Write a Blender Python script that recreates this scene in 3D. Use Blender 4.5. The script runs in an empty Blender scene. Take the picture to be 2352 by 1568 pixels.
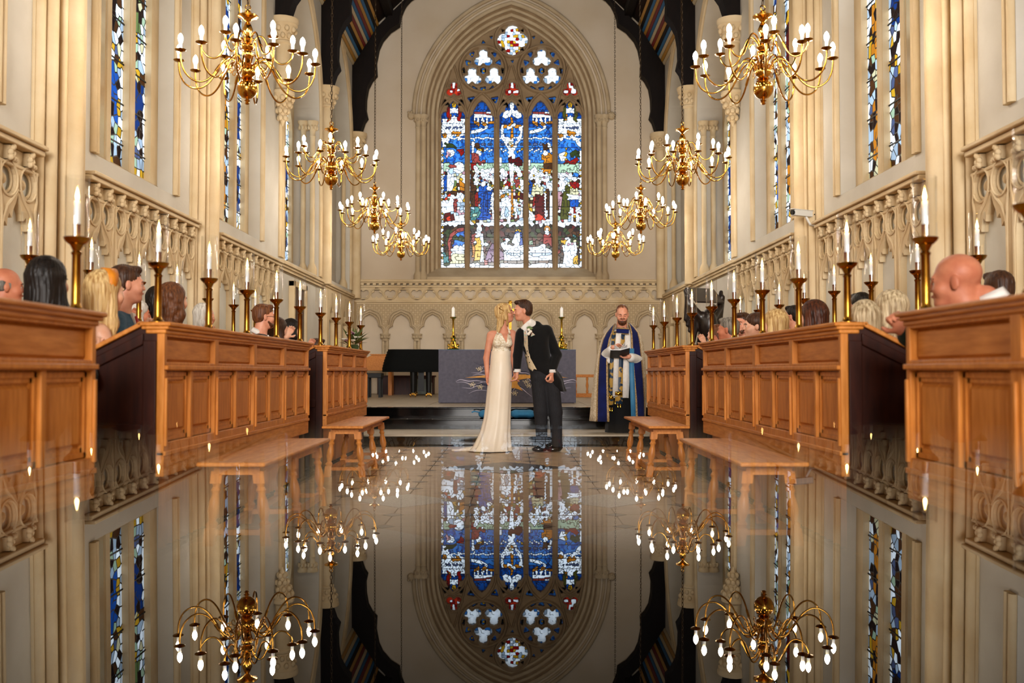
import bpy, bmesh, math, random
import numpy as np
from mathutils import Vector, Matrix
from mathutils.geometry import delaunay_2d_cdt
random.seed(7)
scene = bpy.context.scene
COL = scene.collection
PI = math.pi
# ------------------------------------------------------------------ camera, world, light, exposure
F = 2352 * 35.0 / 36.0                       # focal length in pixels of the 2352x1568 frame
CAM = Vector((0.04, 0.0, 0.98))
PITCH = math.atan(69 / F)
YAW = 4 / F
cd = bpy.data.cameras.new('camera'); cam = bpy.data.objects.new('camera', cd); COL.objects.link(cam)
cd.lens = 35; cd.sensor_width = 36; cd.clip_start = 0.004; cd.clip_end = 200
cam.location = CAM
cam.rotation_euler = (PI / 2 + PITCH, 0, -YAW)
cd.dof.use_dof = True; cd.dof.focus_distance = 12.2; cd.dof.aperture_fstop = 2.1
scene.camera = cam
CR = cam.rotation_euler.to_matrix()
def at(px, py, y):
    """world point that the photo pixel (px,py) shows at depth y"""
    d = CR @ Vector(((px - 1176) / F, -(py - 784) / F, -1))
    return CAM + d * (y / d.y)
world = bpy.data.worlds.new('sky'); scene.world = world; world.use_nodes = True
bg = world.node_tree.nodes['Background']
bg.inputs[0].default_value = (0.72, 0.86, 1.0, 1); bg.inputs[1].default_value = 1.9
vs = scene.view_settings
vs.view_transform = 'Standard'; vs.look = 'None'; vs.gamma = 1; vs.use_curve_mapping = False
vs.exposure = 0.75
cy = scene.cycles
cy.use_denoising = True; cy.max_bounces = 7; cy.diffuse_bounces = 3; cy.glossy_bounces = 4
cy.transmission_bounces = 6; cy.transparent_max_bounces = 12
cy.caustics_reflective = False; cy.caustics_refractive = False; cy.sample_clamp_indirect = 4.0
def area(name, loc, rot, sx, sy, power, col):
    l = bpy.data.lights.new(name, 'AREA'); l.shape = 'RECTANGLE'; l.size = sx; l.size_y = sy
    l.energy = power; l.color = col
    o = bpy.data.objects.new(name, l); COL.objects.link(o); o.location = loc; o.rotation_euler = rot
    return o
# added fill light behind the camera, set before the unseen west wall
area('west_fill_light', (0, -12.6, 5.2), (PI / 2, 0, 0), 5.0, 6.0, 2300, (1.0, 0.95, 0.90)) 
# ------------------------------------------------------------------ materials
def lin(c):
    if isinstance(c, str):
        c = tuple(int(c[i:i + 2], 16) / 255 for i in (0, 2, 4))
    return tuple(((x / 12.92) if x <= 0.04045 else ((x + 0.055) / 1.055) ** 2.4) for x in c)
MATS = {}
def mat(name, c1, c2=None, rough=0.6, metal=0.0, scale=4.0, stretch=(1, 1, 1), bump=0.0, bscale=None, spec=0.5, detail=5, coat=0.0, ior=None, contrast=(0.3, 0.7), sheen=0.0, trans=0.0):
    m = bpy.data.materials.new(name); MATS[name] = m; m.use_nodes = True
    nt = m.node_tree; b = nt.nodes['Principled BSDF']
    a = lin(c1) + (1,)
    b.inputs['Base Color'].default_value = a
    b.inputs['Roughness'].default_value = rough; b.inputs['Metallic'].default_value = metal
    b.inputs['Specular IOR Level'].default_value = spec
    b.inputs['Coat Weight'].default_value = coat
    b.inputs['Sheen Weight'].default_value = sheen
    b.inputs['Transmission Weight'].default_value = trans
    if ior: b.inputs['IOR'].default_value = ior
    if c2 is not None or bump:
        tc = nt.nodes.new('ShaderNodeTexCoord'); mp = nt.nodes.new('ShaderNodeMapping')
        mp.inputs['Scale'].default_value = stretch
        nt.links.new(tc.outputs['Object'], mp.inputs[0])
        nz = nt.nodes.new('ShaderNodeTexNoise'); nz.inputs['Scale'].default_value = scale; nz.inputs['Detail'].default_value = detail
        nt.links.new(mp.outputs[0], nz.inputs['Vector'])
        if c2 is not None:
            r = nt.nodes.new('ShaderNodeValToRGB'); e = r.color_ramp.elements
            e[0].position, e[1].position = contrast
            e[0].color = a; e[1].color = lin(c2) + (1,)
            nt.links.new(nz.outputs[0], r.inputs[0]); nt.links.new(r.outputs[0], b.inputs['Base Color'])
        if bump:
            n2 = nz
            if bscale:
                n2 = nt.nodes.new('ShaderNodeTexNoise'); n2.inputs['Scale'].default_value = bscale; n2.inputs['Detail'].default_value = 4
                nt.links.new(mp.outputs[0], n2.inputs['Vector'])
            bp = nt.nodes.new('ShaderNodeBump'); bp.inputs['Strength'].default_value = bump; bp.inputs['Distance'].default_value = 0.01
            nt.links.new(n2.outputs[0], bp.inputs['Height']); nt.links.new(bp.outputs[0], b.inputs['Normal'])
    return m
def emit(name, col, strength):
    m = bpy.data.materials.new(name); MATS[name] = m; m.use_nodes = True
    nt = m.node_tree; nt.nodes.remove(nt.nodes['Principled BSDF'])
    e = nt.nodes.new('ShaderNodeEmission'); e.inputs[0].default_value = tuple(col) + (1,); e.inputs[1].default_value = strength
    nt.links.new(e.outputs[0], nt.nodes['Material Output'].inputs[0])
    return m
mat('plaster', 'cfcabf', 'bfb8aa', 0.85, scale=1.3, bump=0.12, bscale=30)
mat('stone', 'c6b393', 'b09a7a', 0.8, scale=2.5, bump=0.15, bscale=45)
mat('stone_pale', 'dac6a2', 'c8ae84', 0.8, scale=2.5, bump=0.12, bscale=45)
mat('stone_window', 'a08868', '8a7254', 0.85, scale=3, bump=0.15, bscale=40)
mat('panel_white', 'dfe0d8', 'd0d0c6', 0.7, scale=3)
def diaper():
    m = mat('diaper', 'cbb592', None, 0.85); nt = m.node_tree; b = nt.nodes['Principled BSDF']
    tc = nt.nodes.new('ShaderNodeTexCoord'); vo = nt.nodes.new('ShaderNodeTexVoronoi'); vo.inputs['Scale'].default_value = 13; vo.inputs['Randomness'].default_value = 0.0
    mp = nt.nodes.new('ShaderNodeMapping'); mp.inputs['Rotation'].default_value = (0, PI / 4, 0); mp.inputs['Location'].default_value = (0, 0.0384, 0)
    nt.links.new(tc.outputs['Object'], mp.inputs[0]); nt.links.new(mp.outputs[0], vo.inputs['Vector'])
    r = nt.nodes.new('ShaderNodeValToRGB'); e = r.color_ramp.elements
    e[0].position = .18; e[0].color = lin('d2bd9a') + (1,); e[1].position = .62; e[1].color = lin('cbb592') + (1,)
    for p_, c_ in ((.26, 'a08a68'), (.36, 'd2bd9a'), (.48, '9a8462')):
        q = r.color_ramp.elements.new(p_); q.color = lin(c_) + (1,)
    nt.links.new(vo.outputs['Distance'], r.inputs[0]); nt.links.new(r.outputs[0], b.inputs['Base Color'])
    bp = nt.nodes.new('ShaderNodeBump'); bp.inputs['Strength'].default_value = .5; bp.inputs['Distance'].default_value = .01
    nt.links.new(r.outputs[0], bp.inputs['Height']); nt.links.new(bp.outputs[0], b.inputs['Normal'])
diaper()
mat('plaster_east', 'd6c7b2', 'c8b69c', 0.9, scale=0.8, bump=0.1, bscale=25)
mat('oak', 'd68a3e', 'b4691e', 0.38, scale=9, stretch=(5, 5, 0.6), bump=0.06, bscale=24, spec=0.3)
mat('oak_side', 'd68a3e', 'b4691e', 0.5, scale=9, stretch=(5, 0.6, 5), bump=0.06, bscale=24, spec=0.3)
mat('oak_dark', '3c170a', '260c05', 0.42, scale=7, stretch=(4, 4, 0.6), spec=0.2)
mat('roof_wood', '140a06', '0b0503', 0.75, scale=6, stretch=(3, 3, 0.7), spec=0.2)
mat('roof_boards', '2a1810', '170c07', 0.8, scale=4, stretch=(3, 0.4, 3), spec=0.2)
mat('brass', 'd6a24a', 'c08a36', 0.13, 1.0, scale=6)
mat('brass_aged', 'b3822f', '7d531c', 0.22, 1.0, scale=14, contrast=(0.35, 0.75))
mat('gold', 'e0b64e', 'c99a30', 0.15, 1.0, scale=8)
mat('iron', '2b2622', None, 0.5, 0.8)
mat('chain_metal', '4a3c2c', None, 0.45, 0.9)
mat('wax', 'fbf7ee', None, 0.5)
for _k, _v in (('Subsurface Weight', 0.9), ('Subsurface Scale', 0.05)): MATS['wax'].node_tree.nodes['Principled BSDF'].inputs[_k].default_value = _v
MATS['wax'].node_tree.nodes['Principled BSDF'].inputs['Subsurface Radius'].default_value = (1.0, 0.8, 0.5)
mat('lead', '0d0c0c', None, 0.6)
mat('floor_stone', 'bc9f78', 'a08462', 0.33, scale=5, bump=0.03, bscale=20)
mat('floor_base', '8a7860', '756450', 0.4, scale=4)
mat('floor_dark', '2b2724', '1d1a18', 0.28, scale=9)
mat('floor_light', 'c9c2b4', '9f978a', 0.35, scale=90, detail=2, contrast=(0.4, 0.62))
mat('step_black', '080706', '040404', 0.08, scale=7, spec=0.4)
mat('step_light', 'b9ac96', 'a59780', 0.4, scale=4)
mat('black_glass', '020202', None, 0.0, spec=0.5, ior=1.35)
mat('black_paint', '050505', None, 0.5, spec=0.3)
mat('white_plastic', 'd9d9d4', None, 0.4)
mat('paint_blue', '1d5a86', None, 0.7); mat('paint_red', '6b1410', None, 0.7)
mat('paint_gold', 'a87a2c', None, 0.6); mat('paint_cream', 'b9a888', None, 0.7)
# hurricane-glass: thin clear glass
def thin_glass():
    m = bpy.data.materials.new('shade_glass'); MATS['shade_glass'] = m; m.use_nodes = True
    nt = m.node_tree; nt.nodes.remove(nt.nodes['Principled BSDF'])
    t = nt.nodes.new('ShaderNodeBsdfTransparent'); t.inputs[0].default_value = (0.985, 0.99, 0.985, 1)
    g = nt.nodes.new('ShaderNodeBsdfGlossy'); g.inputs['Roughness'].default_value = 0.03
    lw = nt.nodes.new('ShaderNodeLayerWeight'); lw.inputs[0].default_value = 0.5
    pw = nt.nodes.new('ShaderNodeMath'); pw.operation = 'POWER'; pw.inputs[1].default_value = 3.0
    ml = nt.nodes.new('ShaderNodeMath'); ml.operation = 'MULTIPLY_ADD'; ml.inputs[1].default_value = 0.75; ml.inputs[2].default_value = 0.07
    mx = nt.nodes.new('ShaderNodeMixShader')
    nt.links.new(lw.outputs['Facing'], pw.inputs[0]); nt.links.new(pw.outputs[0], ml.inputs[0])
    nt.links.new(ml.outputs[0], mx.inputs[0]); nt.links.new(t.outputs[0], mx.inputs[1]); nt.links.new(g.outputs[0], mx.inputs[2])
    nt.links.new(mx.outputs[0], nt.nodes['Material Output'].inputs[0])
thin_glass()
def stained():
    m = bpy.data.materials.new('stained_glass'); MATS['stained_glass'] = m; m.use_nodes = True
    nt = m.node_tree; nt.nodes.remove(nt.nodes['Principled BSDF'])
    at_ = nt.nodes.new('ShaderNodeVertexColor'); at_.layer_name = 'Col'
    t = nt.nodes.new('ShaderNodeBsdfTranslucent')
    g = nt.nodes.new('ShaderNodeBsdfGlossy'); g.inputs['Roughness'].default_value = 0.15
    mx = nt.nodes.new('ShaderNodeMixShader'); mx.inputs[0].default_value = 0.03
    nt.links.new(at_.outputs[0], t.inputs[0]); nt.links.new(t.outputs[0], mx.inputs[1]); nt.links.new(g.outputs[0], mx.inputs[2])
    nt.links.new(mx.outputs[0], nt.nodes['Material Output'].inputs[0])
stained()
emit('bulb', (1.0, 0.86, 0.70), 120.0)
emit('flame', (1.0, 0.55, 0.16), 40.0)
# ------------------------------------------------------------------ mesh helpers
class MB:
    def __init__(s, fr=None):
        s.v = []; s.f = []; s.m = []; s.fr = fr
    def add(s, vs, fs, mi=0):
        o = len(s.v)
        s.v += [tuple(s.fr(*p)) if s.fr else tuple(p) for p in vs]
        s.f += [tuple(i + o for i in f) for f in fs]; s.m += [mi] * len(fs)
    def box(s, x0, x1, y0, y1, z0, z1, mi=0):
        s.add([(x0, y0, z0), (x1, y0, z0), (x1, y1, z0), (x0, y1, z0), (x0, y0, z1), (x1, y0, z1), (x1, y1, z1), (x0, y1, z1)],
              [(0, 3, 2, 1), (4, 5, 6, 7), (0, 1, 5, 4), (1, 2, 6, 5), (2, 3, 7, 6), (3, 0, 4, 7)], mi)
    def frustum(s, a, b, mi=0):
        """a,b: 4 corner loops"""
        s.add(list(a) + list(b), [(3, 2, 1, 0), (4, 5, 6, 7)] + [(i, (i + 1) % 4, 4 + (i + 1) % 4, 4 + i) for i in range(4)], mi)
    def field(s, u0, u1, v0, v1, w0, w1, bev, mi=0):
        """bevelled (fielded) panel in u,v with thickness w0..w1, top face inset by bev"""
        s.frustum([(u0, v0, w0), (u1, v0, w0), (u1, v1, w0), (u0, v1, w0)],
                  [(u0 + bev, v0 + bev, w1), (u1 - bev, v0 + bev, w1), (u1 - bev, v1 - bev, w1), (u0 + bev, v1 - bev, w1)], mi)
    def lathe(s, prof, seg=16, c=(0, 0, 0), mi=0, cap=True, arc=None):
        vs = []; n = len(prof)
        for r, z in prof:
            for k in range(seg):
                a = 2 * PI * k / seg
                vs.append((c[0] + r * math.cos(a), c[1] + r * math.sin(a), c[2] + z))
        fs = []
        for i in range(n - 1):
            for k in range(seg):
                fs.append((i * seg + k, i * seg + (k + 1) % seg, (i + 1) * seg + (k + 1) % seg, (i + 1) * seg + k))
        if cap:
            if prof[0][0] > 1e-5: fs.append(tuple(range(seg))[::-1])
            if prof[-1][0] > 1e-5: fs.append(tuple((n - 1) * seg + k for k in range(seg)))
        s.add(vs, fs, mi)
    def tube(s, path, r, seg=8, mi=0, closed=False, cap=True):
        P = [Vector(p) for p in path]; n = len(P)
        R = r if isinstance(r, (list, tuple)) else [r] * n
        vs = []; up = None
        for i, p in enumerate(P):
            if closed: t = (P[(i + 1) % n] - P[i - 1])
            else: t = P[min(i + 1, n - 1)] - P[max(i - 1, 0)]
            t = t.normalized() if t.length > 1e-9 else Vector((0, 0, 1))
            if up is None:
                up = Vector((0, 0, 1)) if abs(t.z) < 0.9 else Vector((1, 0, 0))
            a = t.cross(up)
            if a.length < 1e-6: a = t.cross(Vector((0, 1, 0)))
            a.normalize(); b = a.cross(t).normalized(); up = b
            for k in range(seg):
                q = 2 * PI * k / seg
                vs.append(p + (a * math.cos(q) + b * math.sin(q)) * R[i])
        fs = []
        m = n if closed else n - 1
        for i in range(m):
            j = (i + 1) % n
            for k in range(seg):
                fs.append((i * seg + k, i * seg + (k + 1) % seg, j * seg + (k + 1) % seg, j * seg + k))
        if cap and not closed:
            fs.append(tuple(range(seg))[::-1]); fs.append(tuple((n - 1) * seg + k for k in range(seg)))
        s.add(vs, fs, mi)
    def sweep(s, path, prof, mi=0, closed=False):
        """prof: [(a,w)] section; a across the 2D path (u,v), w out of plane. path: [(u,v)]"""
        n = len(path); vs = []; k = len(prof)
        for i in range(n):
            if closed: p0, p1 = path[i - 1], path[(i + 1) % n]
            else: p0, p1 = path[max(i - 1, 0)], path[min(i + 1, n - 1)]
            tx, ty = p1[0] - p0[0], p1[1] - p0[1]; l = math.hypot(tx, ty) or 1
            nx, ny = -ty / l, tx / l
            for a, w in prof: vs.append((path[i][0] + nx * a, path[i][1] + ny * a, w))
        fs = []
        for i in range(n if closed else n - 1):
            j = (i + 1) % n
            for q in range(k): fs.append((i * k + q, i * k + (q + 1) % k, j * k + (q + 1) % k, j * k + q))
        if not closed: fs += [tuple(range(k)), tuple((n - 1) * k + q for q in range(k))[::-1]]
        s.add(vs, fs, mi)
    def prism(s, poly, w0, w1, mi=0):
        n = len(poly)
        s.add([(p[0], p[1], w0) for p in poly] + [(p[0], p[1], w1) for p in poly],
              [tuple(range(n))[::-1], tuple(range(n, 2 * n))] + [(i, (i + 1) % n, n + (i + 1) % n, n + i) for i in range(n)], mi)
    def plate(s, outer, holes, w0, w1, mi=0):
        vs, tris = cdt(outer, holes); n = len(vs)
        cnt = {}
        for t in tris:
            for a, b in ((t[0], t[1]), (t[1], t[2]), (t[2], t[0])):
                if (b, a) in cnt: cnt.pop((b, a))
                else: cnt[(a, b)] = 1
        fs = [t for t in tris] + [tuple(i + n for i in t[::-1]) for t in tris] + [(b, a, a + n, b + n) for a, b in cnt]
        s.add([(p[0], p[1], w1) for p in vs] + [(p[0], p[1], w0) for p in vs], fs, mi)
    def ball(s, c, r, seg=10, rings=6, mi=0):
        rx, ry, rz = (r, r, r) if not isinstance(r, (tuple, list)) else r
        vs = [(c[0], c[1], c[2] - rz)]; fs = []
        for i in range(1, rings):
            t = -PI / 2 + PI * i / rings
            for k in range(seg):
                a = 2 * PI * k / seg
                vs.append((c[0] + rx * math.cos(t) * math.cos(a), c[1] + ry * math.cos(t) * math.sin(a), c[2] + rz * math.sin(t)))
        vs.append((c[0], c[1], c[2] + rz)); top = len(vs) - 1
        for k in range(seg):
            fs.append((0, 1 + (k + 1) % seg, 1 + k)); fs.append((top, top - seg + k, top - seg + (k + 1) % seg))
        for i in range(rings - 2):
            for k in range(seg):
                a = 1 + i * seg + k; b = 1 + i * seg + (k + 1) % seg
                fs.append((a, b, b + seg, a + seg))
        s.add(vs, fs, mi)
    def mesh(s, name, mats, smooth=35, recalc=True):
        me = bpy.data.meshes.new(name); me.from_pydata(s.v, [], s.f)
        if not isinstance(mats, (list, tuple)): mats = [mats]
        for m in mats: me.materials.append(MATS[m])
        if len(mats) > 1: me.polygons.foreach_set('material_index', s.m)
        if recalc:
            bm = bmesh.new(); bm.from_mesh(me); bmesh.ops.recalc_face_normals(bm, faces=bm.faces); bm.to_mesh(me); bm.free()
        if smooth:
            me.polygons.foreach_set('use_smooth', [True] * len(me.polygons))
            me.set_sharp_from_angle(angle=math.radians(smooth))
        me.update()
        return me
    def build(s, name, mats, parent=None, smooth=35, bevel=0, loc=None, recalc=True):
        return link(name, s.mesh(name, mats, smooth, recalc), parent, bevel, loc)
def link(name, me, parent=None, bevel=0, loc=None, rz=0):
    o = bpy.data.objects.new(name, me); COL.objects.link(o)
    if parent: o.parent = parent
    if loc is not None: o.location = loc
    if rz: o.rotation_euler.z = rz
    if bevel:
        b = o.modifiers.new('bevel', 'BEVEL'); b.width = bevel; b.segments = 2; b.limit_method = 'ANGLE'
    return o
def empty(name, loc=(0, 0, 0), rz=0, label=None, cat=None, group=None, parent=None):
    o = bpy.data.objects.new(name, None); COL.objects.link(o); o.location = loc; o.rotation_euler.z = rz
    o.empty_display_size = 0.1
    if parent: o.parent = parent
    if label: tag(o, label, cat, group)
    return o
def tag(o, label, cat, group=None):
    o['label'] = label; o['category'] = cat
    if group: o['group'] = group
    return o
def struct(o, label=None):
    o['kind'] = 'structure'
    if label: o['label'] = label
    return o
def kids(o): return [c for c in COL.objects if c.parent == o]
def copy_tree(o, parent=None, tree=None):
    c = o.copy(); COL.objects.link(c); c.parent = parent
    for ch in o.children: copy_tree(ch, c)
    return c
def inside(poly, x, y):
    r = False; n = len(poly); j = n - 1
    for i in range(n):
        xi, yi = poly[i]; xj, yj = poly[j]
        if (yi > y) != (yj > y) and x < (xj - xi) * (y - yi) / (yj - yi) + xi: r = not r
        j = i
    return r
def cdt(outer, holes):
    vs = []; es = []
    for loop in [outer] + list(holes):
        o = len(vs); n = len(loop)
        vs += [Vector((p[0], p[1])) for p in loop]; es += [(o + i, o + (i + 1) % n) for i in range(n)]
    r = delaunay_2d_cdt(vs, es, [], 0, 1e-6)
    ov, of = r[0], r[2]; out = []
    bbs = [(min(p[0] for p in h), max(p[0] for p in h), min(p[1] for p in h), max(p[1] for p in h)) for h in holes]
    for t in of:
        x = sum(ov[i].x for i in t) / len(t); y = sum(ov[i].y for i in t) / len(t)
        if not inside(outer, x, y): continue
        if any(b[0] <= x <= b[1] and b[2] <= y <= b[3] and inside(h, x, y) for h, b in zip(holes, bbs)): continue
        out.append(tuple(t))
    return [(p.x, p.y) for p in ov], out
def circle(cx, cy_, r, n=20, a0=0): return [(cx + r * math.cos(a0 + 2 * PI * k / n), cy_ + r * math.sin(a0 + 2 * PI * k / n)) for k in range(n)]
def arch(hw, zs, rise, n=10, c=0.0):
    """pointed arch line from (c+hw,zs) over the apex to (c-hw,zs)"""
    R = (rise * rise + hw * hw) / (2 * hw); am = math.acos(max(-1, min(1, (R - hw) / R)))
    right = [(c + hw - R + R * math.cos(am * k / n), zs + R * math.sin(am * k / n)) for k in range(n + 1)]
    return right + [(2 * c - x, z) for x, z in right[-2::-1]]
def opening(c, hw, z0, zs, rise, n=10):
    return [(c - hw, z0), (c + hw, z0)] + arch(hw, zs, rise, n, c)
def foil(cx, cy_, r, k, n=7, rot=PI / 2):
    """outline of a k-lobed foil"""
    d = r * 0.52; lr = r * 0.5; pts = []; g = PI / k
    t = d * math.cos(g) + math.sqrt(max(0, lr * lr - (d * math.sin(g)) ** 2))
    half = math.atan2(t * math.sin(g), t * math.cos(g) - d) * 0.995
    for i in range(k):
        a = rot + 2 * PI * i / k
        for j in range(n):
            b = a - half + 2 * half * j / (n - 1)
            pts.append((cx + d * math.cos(a) + lr * math.cos(b), cy_ + d * math.sin(a) + lr * math.sin(b)))
    return pts
# ------------------------------------------------------------------ the chapel: floor, steps, walls, roof
W = 3.73; DE = 23.9; HT = 8.5; RIDGE = 12.4
T = [0.46, 4.33, 8.2, 12.07, 15.94, 19.8, 23.68]
FL = lambda u, v, w: (-W + w, u, v)
FR = lambda u, v, w: (W - w, u, v)
FE = lambda u, v, w: (u, DE - w, v)
SD = {'left': (FL, -1), 'right': (FR, 1)}
# floor with octagon-and-dot paving
m = MB(); m.box(-W - .6, W + .6, -13.6, 13.2, -.2, -.012)
floor = struct(m.build('floor', 'floor_base'))
p = .51; cut = .075; g = .004
oc = [(-p/2+g, -p/2+cut+g), (-p/2+g, p/2-cut-g), (-p/2+cut+g, p/2-g), (p/2-cut-g, p/2-g), (p/2-g, p/2-cut-g), (p/2-g, -p/2+cut+g), (p/2-cut-g, -p/2+g), (-p/2+cut+g, -p/2+g)]
m = MB(); m.prism(oc, -.012, 0); me_oct = m.mesh('paving_slab', 'floor_stone', 0)
m = MB(); m.prism([(-cut+g, 0), (0, -cut+g), (cut-g, 0), (0, cut-g)], -.012, .0005); me_dot = m.mesh('dark_diamond_tile', 'floor_dark', 0)
loz = [(0, 10.2, .62, 'floor_dark')] + [(s * .76, y, .40, 'floor_light') for s in (-1, 1) for y in (7.6, 5.85, 4.2)]
for lx, ly, lr, lm in loz:
    m = MB(); m.prism([(-lr, 0), (0, -lr), (lr, 0), (0, lr)], -.012, .003)
    link('lozenge_slab', m.mesh('lozenge_slab', lm, 0), floor, loc=(lx, ly, 0))
for i in range(-3, 4):
    for j in range(25):
        x = i * p; y = 1.0 + p * j
        if y + p / 2 < 13.2 and abs(x) < 1.8:
            link('paving_slab', me_oct, floor, loc=(x, y, 0))
        xd = x + p / 2; yd = y + p / 2
        if xd < 1.75 and yd < 13.1 and not any(abs(xd - l[0]) + abs(yd - l[1]) < l[2] + .05 for l in loz):
            link('dark_diamond_tile', me_dot, floor, loc=(xd, yd, 0))
# steps and dais
m = MB()
m.box(-W, W, 13.2, 14.5, -.05, .12, 0); st = struct(m.build('trim_1', 'step_black'), 'lowest black step before the altar with a pale stone tread')
m = MB(); m.box(-W, W, 13.16, 14.5, .121, .15); m.build('stone_tread', 'step_light', st, bevel=.008)
m = MB(); m.box(-W, W, 14.4, 14.9, -.05, .27); s2 = struct(m.build('trim_2', 'step_black'), 'middle polished black step before the altar')
m = MB(); m.box(-W, W, 14.37, 14.9, .271, .30); m.build('black_tread', 'step_black', s2, bevel=.008)
m = MB(); m.box(-W, W, 14.85, DE + .3, -.05, .419); s3 = struct(m.build('trim_3', 'step_black'), 'altar dais with polished black riser and pale floor')
m = MB(); m.box(-W, W, 14.82, 15.02, .42, .449); m.build('black_nosing', 'step_black', s3, bevel=.008)
for k in range(9):
    m = MB(); x0 = -W + k * 2 * W / 9
    m.box(x0 + .004, x0 + 2 * W / 9 - .004, 15.02, 17.3, .42, .45); m.build('dais_slab', 'step_light', s3)
    m = MB(); m.box(x0 + .004, x0 + 2 * W / 9 - .004, 17.306, DE, .42, .45); m.build('dais_slab', 'step_light', s3)
# raised platforms the choir stalls stand on
for sd, (fr, s) in SD.items():
    m = MB(); x0, x1 = sorted((s * 2.05, s * W)); m.box(x0, x1, -10, 13.16, -.012, .40)
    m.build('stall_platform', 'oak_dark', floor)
    m = MB(); x0, x1 = sorted((s * 1.84, s * 1.98)); m.box(x0, x1, 2.2, 13.0, -.011, .008)
    for k in range(90): m.box(x0 + .02, x1 - .02, 2.24 + k * .12, 2.30 + k * .12, .008, .016)
    m.build('heating_grille', 'iron', floor)
# ---------------- side walls
def bay_windows(): return [(T[i] + 1.83, 1.03, 2.95, 6.75, 1.55) for i in range(4)]
BIG = (17.95, 1.58, 2.85, 5.9, 2.15); BLIND = (21.75, 1.55, 2.9, 6.0, 2.3)
walls = {}
for sd, (fr, s) in SD.items():
    holes = [opening(*a) for a in bay_windows()] + [opening(*BIG), opening(*BLIND)]
    m = MB(fr); m.plate([(-13.6, -.1), (DE + .6, -.1), (DE + .6, HT + .42), (-13.6, HT + .42)], holes, -.72, 0)
    walls[sd] = struct(m.build('wall_' + sd, 'plaster', smooth=0))
    wl = walls[sd]
    m = MB(fr); m.box(BLIND[0] - 1.7, BLIND[0] + 1.7, 2.6, 8.45, -.74, -.32); m.build('blind_arch_back', 'plaster', wl)
    # arch mouldings
    for (c, hw, z0, zs, rise), offs in [(a, (.035, .1)) for a in bay_windows()[1:]] + [(BIG, (.04, .13, .22)), (BLIND, (.04, .13, .22))]:
        m = MB(fr)
        for o in offs:
            R = (rise**2 + hw**2) / (2 * hw); rr = math.sqrt((R + o)**2 - (R - hw)**2)
            path = [(c + hw + o, z0)] + arch(hw + o, zs, rr, 12, c) + [(c - hw - o, z0)]
            m.sweep(path, [(.034 * math.cos(q), .018 + .034 * math.sin(q)) for q in [2 * PI * k / 8 for k in range(8)]])
        m.build('arch_moulding', 'stone_pale', wl, smooth=60)
    # colonnettes inside the big window and the blind arch
    for (c, hw, z0, zs, rise) in (BIG, BLIND):
        for e in (-1, 1):
            for dw in (-.12, -.30) if hw == 1.58 else (-.14,):
                m = MB(); x, y, z = fr(c + e * (hw - .06), 0, dw)
                m.lathe([(.10, z0), (.10, z0 + .12), (.075, z0 + .2), (.05, z0 + .25), (.05, zs - .32), (.065, zs - .3), (.05, zs - .27), (.055, zs - .2), (.10, zs - .06), (.115, zs - .03), (.115, zs)], 12, (x, y, 0))
                for q in range(8):
                    m.ball((x + .085 * math.cos(q * PI / 4), y + .085 * math.sin(q * PI / 4), zs - .13), (.03, .03, .05), 6, 4)
                m.build('colonnette', 'stone_pale', wl, smooth=50)
    # string course of the eastern bays, and hood-stop carvings
    m = MB(fr)
    for z, w_, h in ((2.74, .10, .05), (2.70, .07, .04), (2.65, .04, .05)):
        m.box(16.1, DE - .02, z, z + h, 0, w_)
    m.build('string_course', 'stone_pale', wl)
    # blank dado arcade on the chancel side walls
    m = MB(fr)
    hs = []
    for k in range(4):
        c = 20.5 + k * .8
        hs.append([(c - .29, .47), (c + .29, .47), (c + .29, 1.86), (c + .285, 2.0), (c + .2, 2.06), (c + .17, 2.2), (c, 2.34), (c - .17, 2.2), (c - .2, 2.06), (c - .285, 2.0), (c - .29, 1.86)])
    m.plate([(20.0, .45), (DE - .02, .45), (DE - .02, 2.64), (20.0, 2.64)], hs, .005, .09)
    m.build('dado_arcade', 'stone_pale', wl, smooth=0)
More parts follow.
